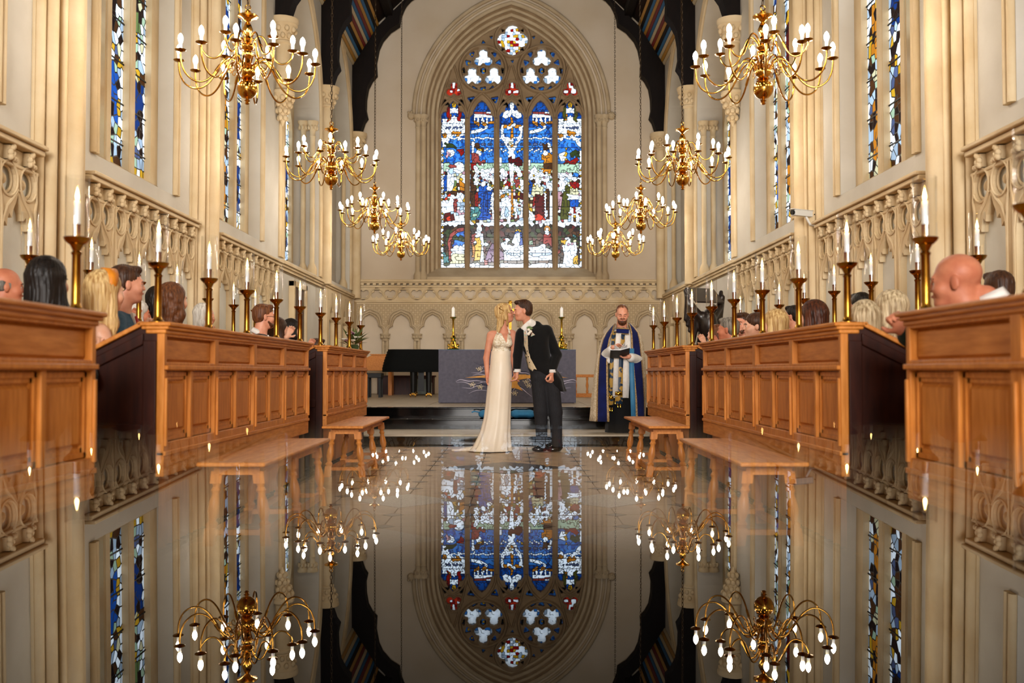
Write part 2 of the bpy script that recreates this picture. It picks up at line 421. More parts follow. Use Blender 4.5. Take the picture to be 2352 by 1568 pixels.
# piers and corbels
def pier(fr, wl, y):
    m = MB(fr); m.box(y - .42, y + .42, 0, HT - .1, 0, .025); m.box(y - .2, y + .2, 0, HT - .1, 0, .06)
    for du, dw, r in ((-.37, .04, .042), (-.26, .08, .055), (-.155, .06, .03), (0, .15, .08), (.155, .06, .03), (.26, .08, .055), (.37, .04, .042), (-.085, .10, .035), (.085, .10, .035)):
        x, yy, _ = fr(y + du, 0, dw)
        m2 = MB(); m2.lathe([(r, 0), (r, HT - .1)], 14, (x, yy, 0)); m.v_off = 0
        o = len(m.v); m.v += m2.v; m.f += [tuple(i + o for i in f) for f in m2.f]; m.m += m2.m
    return m.build('clustered_pier', 'stone_pale', wl, smooth=50)
def corbel(fr, wl, y, low):
    m = MB(); x, yy, _ = fr(y, 0, .10)
    prof = [(.012, 4.93), (.05, 5.05), (.07, 5.16), (.13, 5.32), (.17, 5.42), (.19, 5.44), (.19, 5.48), (.12, 5.53), (.12, 6.24), (.145, 6.26), (.145, 6.29), (.125, 6.31), (.15, 6.42), (.21, 6.54), (.235, 6.56), (.235, 6.60), (.25, 6.62), (.25, 6.66)] if low else \
           [(.11, 2.72), (.11, 6.24), (.145, 6.26), (.145, 6.29), (.125, 6.31), (.15, 6.42), (.21, 6.54), (.235, 6.56), (.235, 6.60), (.25, 6.62), (.25, 6.66)]
    m.lathe(prof, 16, (x, yy, 0))
    c = m.build('roof_corbel', 'stone_pale', wl, smooth=40)
    m = MB()
    for ring, (r, z, n) in enumerate([(.15, 6.37, 9), (.19, 6.48, 9)] + ([(.16, 5.36, 9), (.125, 5.27, 8), (.09, 5.17, 7), (.06, 5.06, 5)] if low else [])):
        for k in range(n):
            a = 2 * PI * (k + .5 * (ring % 2)) / n
            m.ball((x + r * math.cos(a), yy + r * math.sin(a), z), (.042, .042, .05), 6, 4)
    m.build('carved_foliage', 'stone_pale', c, smooth=60)
for sd, (fr, s) in SD.items():
    for y in (T[1], T[2], T[3]): pier(fr, walls[sd], y)
    corbel(fr, walls[sd], T[4], True); corbel(fr, walls[sd], T[5], False); corbel(fr, walls[sd], T[6] - .05, False)
# ---------------- blind-traceried dado of the stall bays
def dado_unit():
    """one ogee-headed bay of the dado, .58 wide, local u,v,w"""
    holes = []
    for e in (-1, 1):
        holes.append([(e * .145 + .115 * math.cos(a), 2.405 + .115 * math.sin(a)) for a in [2 * PI * k / 16 for k in range(16)]])
    half = [(.225, 1.96), (.215, 2.04), (.19, 2.085), (.155, 2.05), (.15, 2.10), (.125, 2.15), (.085, 2.12), (.075, 2.17), (.03, 2.24), (0, 2.31)]
    holes.append([(-.225, 1.05), (.225, 1.05)] + half + [(-x, y) for x, y in half[-2::-1]])
    for x in (-.275, 0, .275): pass
    m = MB(); m.plate([(-.29, 1.0), (.29, 1.0), (.29, 2.53), (-.29, 2.53)], holes, .02, .075)
    return m, holes
du, dh = dado_unit()
rings = MB()
for e in (-1, 1):
    for r, w_ in ((.128, .078), (.098, .045)):
        rings.sweep([(e * .145 + r * math.cos(a), 2.405 + r * math.sin(a)) for a in [2 * PI * k / 18 for k in range(18)]], [(.011 * math.cos(q), w_ + .011 * math.sin(q)) for q in [2 * PI * k / 5 for k in range(5)]], closed=True)
    rings.sweep([(e * .27, 2.52), (e * .26, 2.40), (e * .272, 2.29), (e * .25, 2.2), (e * .24, 2.08), (e * .24, 1.06)], [(.012 * math.cos(q), .078 + .012 * math.sin(q)) for q in [2 * PI * k / 5 for k in range(5)]])
    rings.sweep([(e * .02, 2.34), (e * .09, 2.265), (e * .17, 2.2), (e * .225, 2.1), (e * .243, 1.98)], [(.012 * math.cos(q), .078 + .012 * math.sin(q)) for q in [2 * PI * k / 5 for k in range(5)]])
    rings.ball((e * .145, 2.405, .03), (.045, .045, .02), 8, 4)
head = MB()
head.box(-.035, .035, -.05, .05, 0, .05)
for k in range(11):
    head.ball((random.uniform(-.04, .04), random.uniform(-.05, .05), .055), (.022, .026, .022), 6, 4)
def map_mesh(mb, fr, name, mt, u0, smooth):
    m = MB(fr); m.add([(v[0], v[1], v[2]) for v in mb.v], mb.f); return m.mesh(name, mt, smooth)
for sd, (fr, s) in SD.items():
    f0 = fr
    med = map_mesh(du, fr, 'dado_panel', 'stone_pale', 0, 0); mer = map_mesh(rings, fr, 'dado_tracery', 'stone_pale', 0, 60)
    meh = map_mesh(head, fr, 'carved_head', 'stone_pale', 0, 60)
    for i in range(1, 4):
        a, b = T[i] + .46, T[i + 1] - (.46 if i < 3 else .1)
        m = MB(fr); m.box(a, b, .95, 2.52, .002, .02); da = m.build('dado_backing', 'panel_white', walls[sd])
        m = MB(fr)
        for z, w_, h in ((2.70, .16, .035), (2.655, .13, .045), (2.50, .085, .03), (2.525, .05, .13)): m.box(a - .02, b + .02, z, z + h, 0, w_)
        m.build('dado_cornice', 'stone_pale', walls[sd], bevel=.01)
        n = int((b - a) // .58); st_ = (b - a) / n
        for k in range(n):
            u = a + st_ * (k + .5)
            if i == 1 and u < 6.6: continue
            o = link('dado_panel', med, walls[sd], loc=(0, u, 0)); link('dado_tracery', mer, o)
            o.scale.y = st_ / .58
            for e in (-1, 1): link('carved_head', meh, walls[sd], loc=(s * -.05, u + e * st_ / 4, 2.593))
# ---------------- side-window fabric
def voronoi(seeds, bb, maxn=18):
    """cells as lists of (point, neighbour index of the edge that starts there)"""
    S = np.array(seeds); out = []
    for i in range(len(S)):
        d = ((S - S[i])**2).sum(1); idx = np.argpartition(d, min(maxn, len(S) - 1))[:maxn + 1]; idx = idx[np.argsort(d[idx])]
        poly = [((bb[0], bb[2]), -1), ((bb[1], bb[2]), -1), ((bb[1], bb[3]), -1), ((bb[0], bb[3]), -1)]; px, py = S[i]
        for j in idx:
            if j == i: continue
            qx, qy = S[j]; nx, ny = qx - px, qy - py; c = (qx * qx + qy * qy - px * px - py * py) / 2
            new = []; n = len(poly)
            for k in range(n):
                A, la = poly[k]; B, _ = poly[(k + 1) % n]
                da = nx * A[0] + ny * A[1] - c; db = nx * B[0] + ny * B[1] - c
                if da <= 0: new.append((A, la))
                if (da < 0) != (db < 0) and da != db:
                    t = da / (da - db); new.append(((A[0] + (B[0] - A[0]) * t, A[1] + (B[1] - A[1]) * t), j if da <= 0 else la))
            poly = new
            if len(poly) < 3: break
        out.append(poly)
    return out
def glass_mesh(name, cells, names, fr, w, lead, prob=.3):
    """cells: [(index, poly, rgb)]; names: colour name per seed -> one leaded panel, cames where the colour changes"""
    m = MB(fr); cols = []
    for i, poly, rgb in cells:
        n = len(poly)
        if n < 3: continue
        P = [p for p, _ in poly]
        m.add([(p[0], p[1], w) for p in P], [tuple(range(n))], 0); cols.append((rgb, n))
        cx = sum(p[0] for p in P) / n; cy_ = sum(p[1] for p in P) / n
        for k in range(n):
            j = poly[k][1]
            if j >= 0 and names[j] == names[i] and ((min(i, j) * 7919 + max(i, j) * 104729) % 1000) / 1000 > prob: continue
            A = P[k]; B = P[(k + 1) % n]; L = math.hypot(B[0] - A[0], B[1] - A[1])
            if L < 1e-5: continue
            nx, ny = (A[1] - B[1]) / L, (B[0] - A[0]) / L
            if nx * (cx - A[0]) + ny * (cy_ - A[1]) < 0: nx, ny = -nx, -ny
            m.add([(A[0], A[1], w + .003), (B[0], B[1], w + .003), (B[0] + nx * lead, B[1] + ny * lead, w + .003), (A[0] + nx * lead, A[1] + ny * lead, w + .003)], [(0, 1, 2, 3)], 1)
            cols.append(((.02, .02, .02), 4))
    me = m.mesh(name, ['stained_glass', 'lead'], 0, recalc=False)
    ca = me.color_attributes.new('Col', 'FLOAT_COLOR', 'CORNER')
    arr = []
    for rgb, n in cols: arr += [rgb[0], rgb[1], rgb[2], 1.0] * n
    ca.data.foreach_set('color', arr)
    return me
SG = {k: lin(v) for k, v in dict(white='f6f8fb', sky='3f86d6', blue='1c55ac', deep='123878', red='a01812', scarlet='dc3a20', dred='5a0f10', orange='dd8420', gold='e8ac28', brown='553018', dark='25160f', green='6f8048', dgreen='34421f', teal='4f8c88', purple='6a3468', pink='d8a0a8', grey='b9c8d8', cream='e6d6a6', rose='a8443c', olive='55521c', palegreen='b8cca8', slate='5a6488').items()}
for _k in SG:
    SG[_k] = tuple(x * (1 if _k == 'white' else .62 if _k in ('grey', 'cream', 'palegreen', 'pink') else .55) for x in SG[_k])
def jit(c, a=.12):
    k = 1 + random.uniform(-a, a); return tuple(min(1, max(.004, x * k)) for x in c)
def side_light(seed):
    """random leaded light: mostly pale quarries with figures in strong colours"""
    rnd = random.Random(seed); figs = []
    for z in (3.25, 4.35, 5.3, 6.2):
        figs.append((rnd.uniform(-.1, .1), z + rnd.uniform(0, .3), rnd.choice(['deep', 'blue', 'purple', 'dred', 'green', 'brown', 'orange', 'white']), rnd.choice(['grey', 'white', 'gold'])))
    seeds = []
    v = 3.0
    while v < 7.2:
        u = -.27
        while u < .27:
            seeds.append((u + rnd.uniform(-.03, .03), v + rnd.uniform(-.04, .04))); u += .085
        v += .105
    cells = []; nms = []
    for ii, (poly, (u, v)) in enumerate(zip(voronoi(seeds, (-.27, .27, 2.98, 7.25), 14), seeds)):
        c = rnd.choice(['white', 'white', 'grey', 'grey', 'palegreen', 'cream', 'slate', 'gold', 'brown', 'dark', 'dark'])
        for fu, fz, fc, hc in figs:
            if abs(u - fu) < .17 - .1 * max(0, (v - fz) - .35) and fz < v < fz + .55: c = fc if rnd.random() < .75 else 'dark'
            if (u - fu)**2 + (v - fz - .62)**2 < .0064: c = hc
        if abs(u) > .21: c = rnd.choice(['white', 'white', 'grey'])
        if (v - 3) % 1.1 < .12: c = rnd.choice(['cream', 'gold', 'white', 'brown'])
        cells.append((ii, poly, jit(SG[c]))); nms.append(c)
    return cells, nms
win_no = 1
light_cells = [side_light(k) for k in range(6)]
for sd, (fr, s) in SD.items():
    lm = [glass_mesh('leaded_light', c[0], c[1], fr, 0, .007, .6) for c in light_cells]
    for bi, (c, hw, z0, zs, rise) in enumerate(bay_windows() + [BIG]):
        win_no += 1
        big = hw > 1.2
        wf = -.50 if big else -.17
        L = [(-1.12, .3), (-.37, .3), (.37, .3), (1.12, .3)] if big else [(-.68, .25), (-.06, .25), (.56, .25)]
        m = MB(fr); hs = [opening(c + o, h, 3.05, zs - (.35 if not big else .3), .55, 6) for o, h in L]
        m.plate(opening(c, hw - .005, z0 + .005, zs, rise - .005), hs, wf - .18, wf)
        wo = struct(m.build('window_%d' % win_no, 'stone_pale', smooth=0))
        m = MB(fr)
        for a, b in zip(L[:-1], L[1:]):
            mid = c + (a[0] + a[1] + b[0] - b[1]) / 2
            m.prism([(mid - .05, 3.03), (mid + .05, 3.03), (mid + .05, zs - .1), (mid - .05, zs - .1)], wf - .01, wf + .02)
        m.build('mullion', 'stone_pale', wo)
        m = MB(fr); m.add([(c - hw, z0 - .22, .02), (c + hw, z0 - .22, .02), (c + hw, 3.05, wf), (c - hw, 3.05, wf), (c - hw, z0 - .24, -.05), (c + hw, z0 - .24, -.05), (c + hw, 2.9, wf), (c - hw, 2.9, wf)],
                          [(0, 1, 2, 3), (4, 5, 6, 7), (0, 1, 5, 4), (1, 2, 6, 5), (2, 3, 7, 6), (3, 0, 4, 7)])
        m.build('sloping_sill', 'stone', wo)
        for k, (o, h) in enumerate(L):
            gl = link('leaded_light', lm[(bi * 3 + k + (0 if s < 0 else 2)) % 6], wo, loc=(s * -(wf - .07), c + o, 0))
            if h > .27: gl.scale.y = 1.2
            m = MB(fr)
            for q in range(8): m.box(c + o - h, c + o + h, 3.3 + q * .42, 3.315 + q * .42, wf - .065, wf - .055)
            m.build('bar_grid', 'lead', wo)
# ---------------- unseen west wall, with a window opening added for the fill light
FWt = lambda u, v, w: (u, -13.0 + w, v)
m = MB(FWt); m.plate([(-W, -.1), (W, -.1), (W, HT + .42), (0, RIDGE + .12), (-W, HT + .42)], [opening(0, 2.5, 2.2, 6.2, 2.4)], -.5, 0)
struct(m.build('wall_back', 'plaster', smooth=0))
# ---------------- roof
m = MB()
for s in (-1, 1):
    m.add([(s * (W + .75), -13.6, HT - .15), (s * (W + .75), DE + .5, HT - .15), (0, DE + .5, RIDGE + .25), (0, -13.6, RIDGE + .25), (s * (W + .75), -13.6, HT - .35), (s * (W + .75), DE + .5, HT - .35), (0, DE + .5, RIDGE + .05), (0, -13.6, RIDGE + .05)],
          [(0, 1, 2, 3), (4, 5, 6, 7), (0, 1, 5, 4), (1, 2, 6, 5), (2, 3, 7, 6), (3, 0, 4, 7)])
roof = struct(m.build('ceiling', 'roof_boards', smooth=0))
prof_px = [(830, 305), (838, 281), (845, 271), (841, 252), (841.7, 227), (846, 202), (855, 185), (866, 172.6), (864.5, 143), (870.5, 111.6), (879, 92.6), (897, 71.6), (918, 58), (920, 40), (927, 21), (933, 10), (944, -2), (960, -12)]
prof = []
for a, b in prof_px:
    q = at(a, b, T[6]); prof.append((q.x, q.z))
prof += [(-2.0, 10.0), (-1.9, 10.25), (-1.4, 10.6), (-1.2, 10.8), (-.7, 11.05), (0, 11.3)]
sl = (RIDGE - HT) / W
trussL = prof + [(0, RIDGE), (-W, HT + .1), (-W, 6.66)]
m = MB(lambda u, v, w: (u, w, v)); m.prism(trussL, -.15, .15); m.prism([(-u, v) for u, v in trussL], -.15, .15)
mt = m.mesh('roof_truss', 'roof_wood', 0)
for y in [-11.15, -7.28, -3.41] + T: link('roof_truss', mt, roof, loc=(0, y, 0))
stripes = ['paint_cream', 'paint_gold', 'paint_cream', 'paint_blue', 'roof_wood', 'paint_gold', 'paint_red', 'paint_cream', 'paint_blue', 'paint_red', 'paint_gold', 'paint_blue', 'roof_wood', 'paint_gold']
for s in (-1, 1):
    for i, sm in enumerate(stripes):
        t0 = i / len(stripes); t1 = (i + .86) / len(stripes)
        a = (-W + .02 + 0.62 * t0, 8.28 + 1.0 * t0); b = (-W + .02 + .62 * t1, 8.28 + 1.0 * t1)
        m = MB(); dx, dz = -.04, .03
        m.frustum([(-s * a[0], -12.9, a[1]), (-s * b[0], -12.9, b[1]), (-s * (b[0] + dx), -12.9, b[1] + dz), (-s * (a[0] + dx), -12.9, a[1] + dz)],
                  [(-s * a[0], DE - .05, a[1]), (-s * b[0], DE - .05, b[1]), (-s * (b[0] + dx), DE - .05, b[1] + dz), (-s * (a[0] + dx), DE - .05, a[1] + dz)])
        m.build('painted_beam', sm, roof)
    for k in range(1, 4):
        x = W * (1 - k / 4.3); z = HT + .34 + .96 * (W - x)
        m = MB(); m.box(s * x - .09, s * x + .09, -13, DE, z - .2, z); m.build('purlin', 'roof_wood', roof)
# ------------------------------------------------------------------ east wall and its great window
def E(px, py):
    q = at(px, py, DE); return (q.x, q.z)
ppm = F / DE
ZS = E(1174, 265)[1]; CX = E(1174.6, 400)[0]; ZB = E(1174, 610)[1]; ZL = E(1174, 634)[1]
OFF = .74
def earch(hw, n=14, low=None):
    R = hw + OFF; rise = math.sqrt(R * R - OFF * OFF)
    a = arch(hw, ZS, rise, n, CX)
    return a if low is None else [(CX + hw, low)] + a + [(CX - hw, low)]
m = MB(FE)
hole = [(CX - 2.12, ZL), (CX + 2.12, ZL)] + earch(2.12)
m.plate([(-W, .2), (W, .2), (W, HT + .42), (0, RIDGE + .12), (-W, HT + .42)], [hole], -.7, 0)
we = struct(m.build('wall_front', 'plaster_east', smooth=0), 'east wall of the chapel behind the altar')
# splayed reveal with rolls
m = MB(FE)
for hw, w_, r in ((1.83, -.40, .035), (1.93, -.29, .05), (2.03, -.17, .04), (2.13, -.04, .055), (2.24, .01, .035), (2.36, .03, .05)):
    m.sweep(earch(hw, 16, ZL if hw < 2.2 else ZS), [(r * math.cos(q), w_ + r * math.sin(q)) for q in [2 * PI * k / 8 for k in range(8)]])
m.build('arch_moulding', 'stone', we, smooth=60)
m = MB(FE)
pa = earch(1.79, 16, ZL); pb = earch(2.14, 16, ZL); n = len(pa)
m.add([(x, z, -.46) for x, z in pa] + [(x, z, -.02) for x, z in pb], [(i, i + 1, n + i + 1, n + i) for i in range(n - 1)])
m.build('splayed_reveal', 'stone_window', we, smooth=40)
for e in (-1, 1):
    for dx in (2.12, 2.25):
        m = MB(); x = CX + e * dx
        m.lathe([(.10, ZL - .09), (.10, ZL + .02), (.06, ZL + .12), (.06, ZS - .32), (.075, ZS - .30), (.06, ZS - .27), (.075, ZS - .18), (.11, ZS - .06), (.125, ZS - .04), (.125, ZS)], 14, (x, DE - .03, 0))
        for k in range(8): m.ball((x + .085 * math.cos(k * PI / 4), DE - .03 + .085 * math.sin(k * PI / 4), ZS - .13), (.03, .03, .045), 6, 4)
        m.build('jamb_shaft', 'stone', we, smooth=45)
    m = MB(); x = CX + e * 2.42
    m.ball((x, DE - .06, ZS - .02), (.09, .07, .10), 10, 7)
    for k in range(9): m.ball((x + random.uniform(-.07, .07), DE - .1, ZS + random.uniform(-.08, .08)), .03, 6, 4)
    m.build('carved_stop', 'stone', we, smooth=60)
m = MB(FE); m.add([(CX - 2.1, ZL - .02, .04), (CX + 2.1, ZL - .02, .04), (CX + 1.8, ZB, -.45), (CX - 1.8, ZB, -.45), (CX - 2.1, ZL - .12, .04), (CX + 2.1, ZL - .12, .04), (CX + 1.8, ZB - .2, -.45), (CX - 1.8, ZB - .2, -.45)],
                  [(0, 1, 2, 3), (4, 5, 6, 7), (0, 1, 5, 4), (1, 2, 6, 5), (2, 3, 7, 6), (3, 0, 4, 7)])
m.build('sloping_sill', 'stone', we)
# tracery plate
def Q(x, y): return E(940 + x / 4.6125, y / 4.6125)       # upper study coordinates
def Z6(x, y): return E(980 + x / 4.613, 300 + y / 4.613)   # lower study coordinates
LX = [(1010, 1065.5), (1077.5, 1133.5), (1147, 1202.5), (1215, 1270.5), (1283.5, 1339)]
holes = []; lights = []
k46 = 1 / 4.6125 / ppm
for i, (a, b) in enumerate(LX):
    x0 = E(a, 500)[0]; x1 = E(b, 500)[0]; c = (x0 + x1) / 2; h = (x1 - x0) / 2
    sp = Q(0, 1205)[1]; ap = Q(0, 1015)[1]; rs = ap - sp
    if i in (0, 2, 4): half = [(h, sp), (h * 1.02, sp + .18 * rs), (h * .82, sp + .38 * rs), (h * .52, sp + .42 * rs), (h * .55, sp + .55 * rs), (h * .42, sp + .75 * rs), (0, sp + rs)]
    else: half = [(h, sp), (h * .98, sp + .10 * rs), (h * .72, sp + .30 * rs), (h * .74, sp + .42 * rs), (h * .5, sp + .68 * rs), (h * .3, sp + .88 * rs), (0, sp + 1.03 * rs)]
    poly = [(c - h, ZB), (c + h, ZB)] + [(c + x, z) for x, z in half] + [(c - x, z) for x, z in half[-2::-1]]
    holes.append(poly); lights.append((c, h, poly))
th = []       # tracery holes with a colour scheme
def tri(x, y, r, rot, sch): 
    cx, cz = Q(x, y); th.append(([(cx + r * k46 * math.cos(rot + a), cz + r * k46 * math.sin(rot + a)) for a in (0, .35, 2.09, 2.44, 4.19, 4.54)], sch))
def fo(x, y, r, k, sch, rot=PI / 2):
    cx, cz = Q(x, y); th.append((foil(cx, cz, r * k46, k, 7, rot), sch))
fo(1095, 360, 166, 4, 'rose')
for ox in (0, 629):
    for x, y in ((780, 560), (660, 757), (895, 757)): fo(x + ox, y, 106, 3, 'angel')
    fo(778 + ox, 690, 36, 6, 'yellow')
    for x, y, ro in ((655, 510, 2.6), (900, 510, .5), (613, 602, 2.2), (945, 602, 1.0), (560, 690, 3.1), (997, 690, 0), (680, 888, 4.0), (875, 888, 5.4), (778, 888, 4.7)): tri(x + ox, y, 38, ro, 'bluedot')
    tri(780 + ox, 385, 24, PI / 2, 'blue')
for x, y, ro in ((865, 330, 2.6), (1322, 330, .5), (1092, 588, -PI / 2), (990, 258, 2.2), (1200, 258, .9), (990, 462, 4), (1200, 462, 5.4)): tri(x, y, 22, ro, 'blue')
for x in (463, 1092, 1718): fo(x, 897, 88, 3, 'redtre')
for x in (372, 545, 1003, 1177, 1630, 1806): tri(x, 1040, 44, PI / 2 if x in (372, 1003, 1630) else PI / 2, 'bluedot')
for x in (650, 905, 1280, 1526): tri(x, 1000, 46, -PI / 2, 'bluedot')
holes += [h for h, _ in th]
m = MB(FE); m.plate(earch(1.80, 16, ZB - .12), holes, -.62, -.42)
w1 = struct(m.build('window_1', 'stone_window', smooth=0), 'great east window with five tall stained lights and round tracery')
# ribs standing proud of the plate
def rib(path, r=.045, closed=False, dw=-.42):
    m = MB(FE); m.sweep(path, [(-r, dw), (-r * .35, dw + r * 1.6), (r * .35, dw + r * 1.6), (r, dw)], closed=closed)
    return m.build('tracery_rib', 'stone_window', w1, smooth=0)
for ox in (0, 629):
    cx, cz = Q(778 + ox, 680); rib(circle(cx, cz, 250 * k46, 28), .05, True)
    for x, y in ((780, 560), (660, 757), (895, 757)):
        q = Q(x + ox, y); rib(foil(q[0], q[1], 122 * k46, 3, 7), .025, True)
cx, cz = Q(1095, 360); rib(circle(cx, cz, 190 * k46, 24), .045, True)
for x in (463, 1092, 1718):
    q = Q(x, 897); rib(foil(q[0], q[1], 104 * k46, 3, 7), .025, True)
for i in range(4):
    x = E((LX[i][1] + LX[i + 1][0]) / 2, 500)[0]
    m = MB(FE); m.prism([(x - .05, ZL + .02), (x + .05, ZL + .02), (x + .05, ZS), (x - .05, ZS)], -.44, -.36)
    m.prism([(x - .022, ZL + .02), (x + .022, ZL + .02), (x + .022, ZS), (x - .022, ZS)], -.37, -.31)
    m.build('mullion', 'stone_window', w1, smooth=0)
for (a, b) in ((0, 1), (1, 2), (2, 3), (3, 4)):
    pass
for i, (c, h, poly) in enumerate(lights):
    sp = Q(0, 1205)[1]
    if i in (1, 3): rib(arch(h + .055, sp, .62, 8, c), .035)
    else:
        rib(arch(h + .055, sp, .50, 8, c), .028)
        rib([(c - h - .06, sp + .1), (c - h * .8, sp + .6), (c - .03, Q(0, 640)[1])], .03); rib([(c + h + .06, sp + .1), (c + h * .8, sp + .6), (c + .03, Q(0, 640)[1])], .03)
# ---------------- the stained glass itself
SH = []
def PG(col, *pts): SH.append(('p', col, [Z6(*p) for p in pts]))
def EL(col, x, y, rx, ry=None):
    c = Z6(x, y); SH.append(('p', col, [(c[0] + rx * k46 * math.cos(2 * PI * k / 12), c[1] + (ry or rx) * k46 * math.sin(2 * PI * k / 12)) for k in range(12)]))
def BX(col, x0, y0, x1, y1): PG(col, (x0, y0), (x1, y0), (x1, y1), (x0, y1))
# sky, ground bands (study y runs downwards)
BX('deep', 100, -560, 1700, -90); BX('sky', 100, -90, 1700, 330); BX('crowd', 100, 330, 1700, 930)
BX('dark', 100, 970, 1700, 1392); BX('white', 100, 928, 1700, 972); BX('white', 100, 1388, 1700, 1440)
BX('palegreen', 100, 300, 1700, 372)
for x in range(110, 1690, 52): EL('white', x, 20 + 12 * ((x // 52) % 2), 30, 12)           # clouds
for x in range(450, 1345, 70): EL('slate', x, 92, 34, 16)
for x in list(range(585, 705, 24)) + list(range(785, 850, 24)) + list(range(960, 1025, 24)) + list(range(1095, 1220, 24)):
    PG('white' if x % 48 else 'gold', (x, 130 + x % 37), (x + 9, 130 + x % 37), (x + 11, 330), (x, 330))
# light 1
PG('white', (150, 50), (200, 10), (270, -60), (392, -70), (392, -25), (290, -10), (230, 40), (185, 110), (150, 130)); EL('white', 330, 30, 26)
for x, y in ((160, -70), (200, -100), (250, -130), (350, -120)): EL('gold', x, y, 22)
PG('dgreen', (185, 80), (260, 85), (310, 130), (190, 132)); PG('red', (305, 150), (380, 140), (390, 190), (345, 230), (330, 190))
EL('white', 240, 185, 48, 40); EL('pink', 215, 200, 25); EL('white', 330, 345, 62, 66); EL('rose', 250, 330, 34, 22)
PG('white', (200, 390), (275, 400), (280, 520), (255, 600), (200, 600)); PG('blue', (165, 430), (200, 430), (205, 600), (168, 600)); EL('grey', 245, 385, 30, 34)
PG('orange', (330, 470), (392, 520), (392, 600), (340, 590)); PG('gold', (265, 560), (310, 540), (290, 600), (262, 600)); PG('brown', (195, 600), (310, 600), (310, 655), (195, 660))
PG('scarlet', (165, 690), (235, 620), (250, 640), (175, 715)); EL('white', 250, 665, 42, 30); EL('white', 345, 660, 44, 46)
PG('white', (170, 700), (265, 690), (275, 820), (165, 840)); PG('rose', (262, 705), (312, 730), (310, 800), (265, 800)); PG('grey', (300, 720), (392, 720), (380, 800), (330, 810))
PG('dred', (165, 845), (270, 835), (290, 920), (170, 925)); PG('scarlet', (200, 880), (240, 860), (250, 925), (190, 925)); PG('white', (295, 865), (392, 850), (392, 928), (290, 928))
# light 2
PG('white', (462, 70), (500, 40), (492, 195), (465, 190)); PG('brown', (490, 80), (545, 70), (560, 130), (605, 140), (600, 175), (520, 150)); EL('gold', 552, 160, 32, 22); EL('white', 548, 190, 30, 30)
PG('rose', (462, 190), (520, 180), (555, 230), (540, 300), (470, 300)); PG('rose', (545, 280), (600, 270), (620, 300), (545, 325)); PG('red', (458, 295), (525, 300), (505, 375), (462, 375))
PG('white', (485, 325), (525, 320), (555, 390), (510, 475), (478, 460), (510, 400)); PG('brown', (456, 380), (490, 390), (480, 450), (500, 560), (502, 770), (456, 770))
for x, y in ((585, 385), (640, 390), (690, 380), (600, 440), (650, 450), (520, 510), (690, 470)): EL('white', x, y, 30, 32)
PG('red', (500, 620), (540, 610), (540, 770), (500, 760)); PG('blue', (575, 465), (612, 520), (660, 560), (695, 600), (670, 690), (665, 800), (672, 905), (590, 915), (515, 905), (560, 780), (550, 680), (545, 570)); PG('deep', (600, 620), (640, 600), (635, 860), (590, 860))
EL('white', 595, 515, 26, 38); EL('white', 660, 570, 34, 24); PG('white', (670, 640), (705, 600), (708, 905), (680, 880)); PG('teal', (456, 790), (545, 760), (560, 850), (520, 915), (456, 915)); EL('palegreen', 500, 860, 30, 20)
# light 3
PG('orange', (884, -200), (918, -200), (918, 150), (884, 150)); BX('orange', 785, -120, 1010, -82); PG('white', (850, -100), (945, -145), (955, -112), (860, -65))
PG('white', (775, -110), (805, -115), (815, -20), (862, 70), (845, 110), (788, 20)); PG('white', (995, -115), (1026, -110), (1012, 20), (950, 110), (938, 75), (985, -20))
EL('white', 888, 62, 44, 34); EL('cream', 888, 80, 20, 26); PG('white', (850, 115), (950, 115), (945, 200), (935, 250), (868, 250), (860, 200)); PG('dred', (860, 235), (935, 250), (975, 225), (1010, 260), (1005, 330), (960, 345), (930, 290), (862, 320))
PG('white', (868, 300), (932, 292), (925, 420), (915, 540), (888, 540), (878, 420)); PG('orange', (892, 545), (918, 545), (918, 885), (888, 885))
for x, y in ((800, 380), (830, 420), (800, 440), (975, 380), (990, 420), (960, 360)): EL('white', x, y, 30, 34)
PG('red', (838, 530), (855, 470), (882, 520), (880, 560)); EL('white', 850, 580, 34, 44); PG('orange', (775, 650), (820, 620), (840, 650), (790, 690)); PG('white', (785, 680), (860, 660), (905, 740), (885, 890), (775, 905), (790, 780)); PG('grey', (830, 760), (870, 790), (870, 880), (820, 880))
PG('rose', (925, 480), (985, 465), (1000, 560), (950, 590)); EL('white', 1000, 560, 34, 40); PG('dred', (930, 615), (1026, 615), (1026, 700), (925, 680)); PG('gold', (985, 540), (996, 545), (972, 790), (960, 790)); PG('white', (925, 700), (970, 720), (960, 890), (930, 900)); PG('white', (990, 700), (1026, 700), (1020, 890), (1000, 890)); PG('dred', (895, 870), (940, 870), (935, 905), (885, 905)); PG('olive', (772, 480), (815, 490), (805, 560), (772, 550))
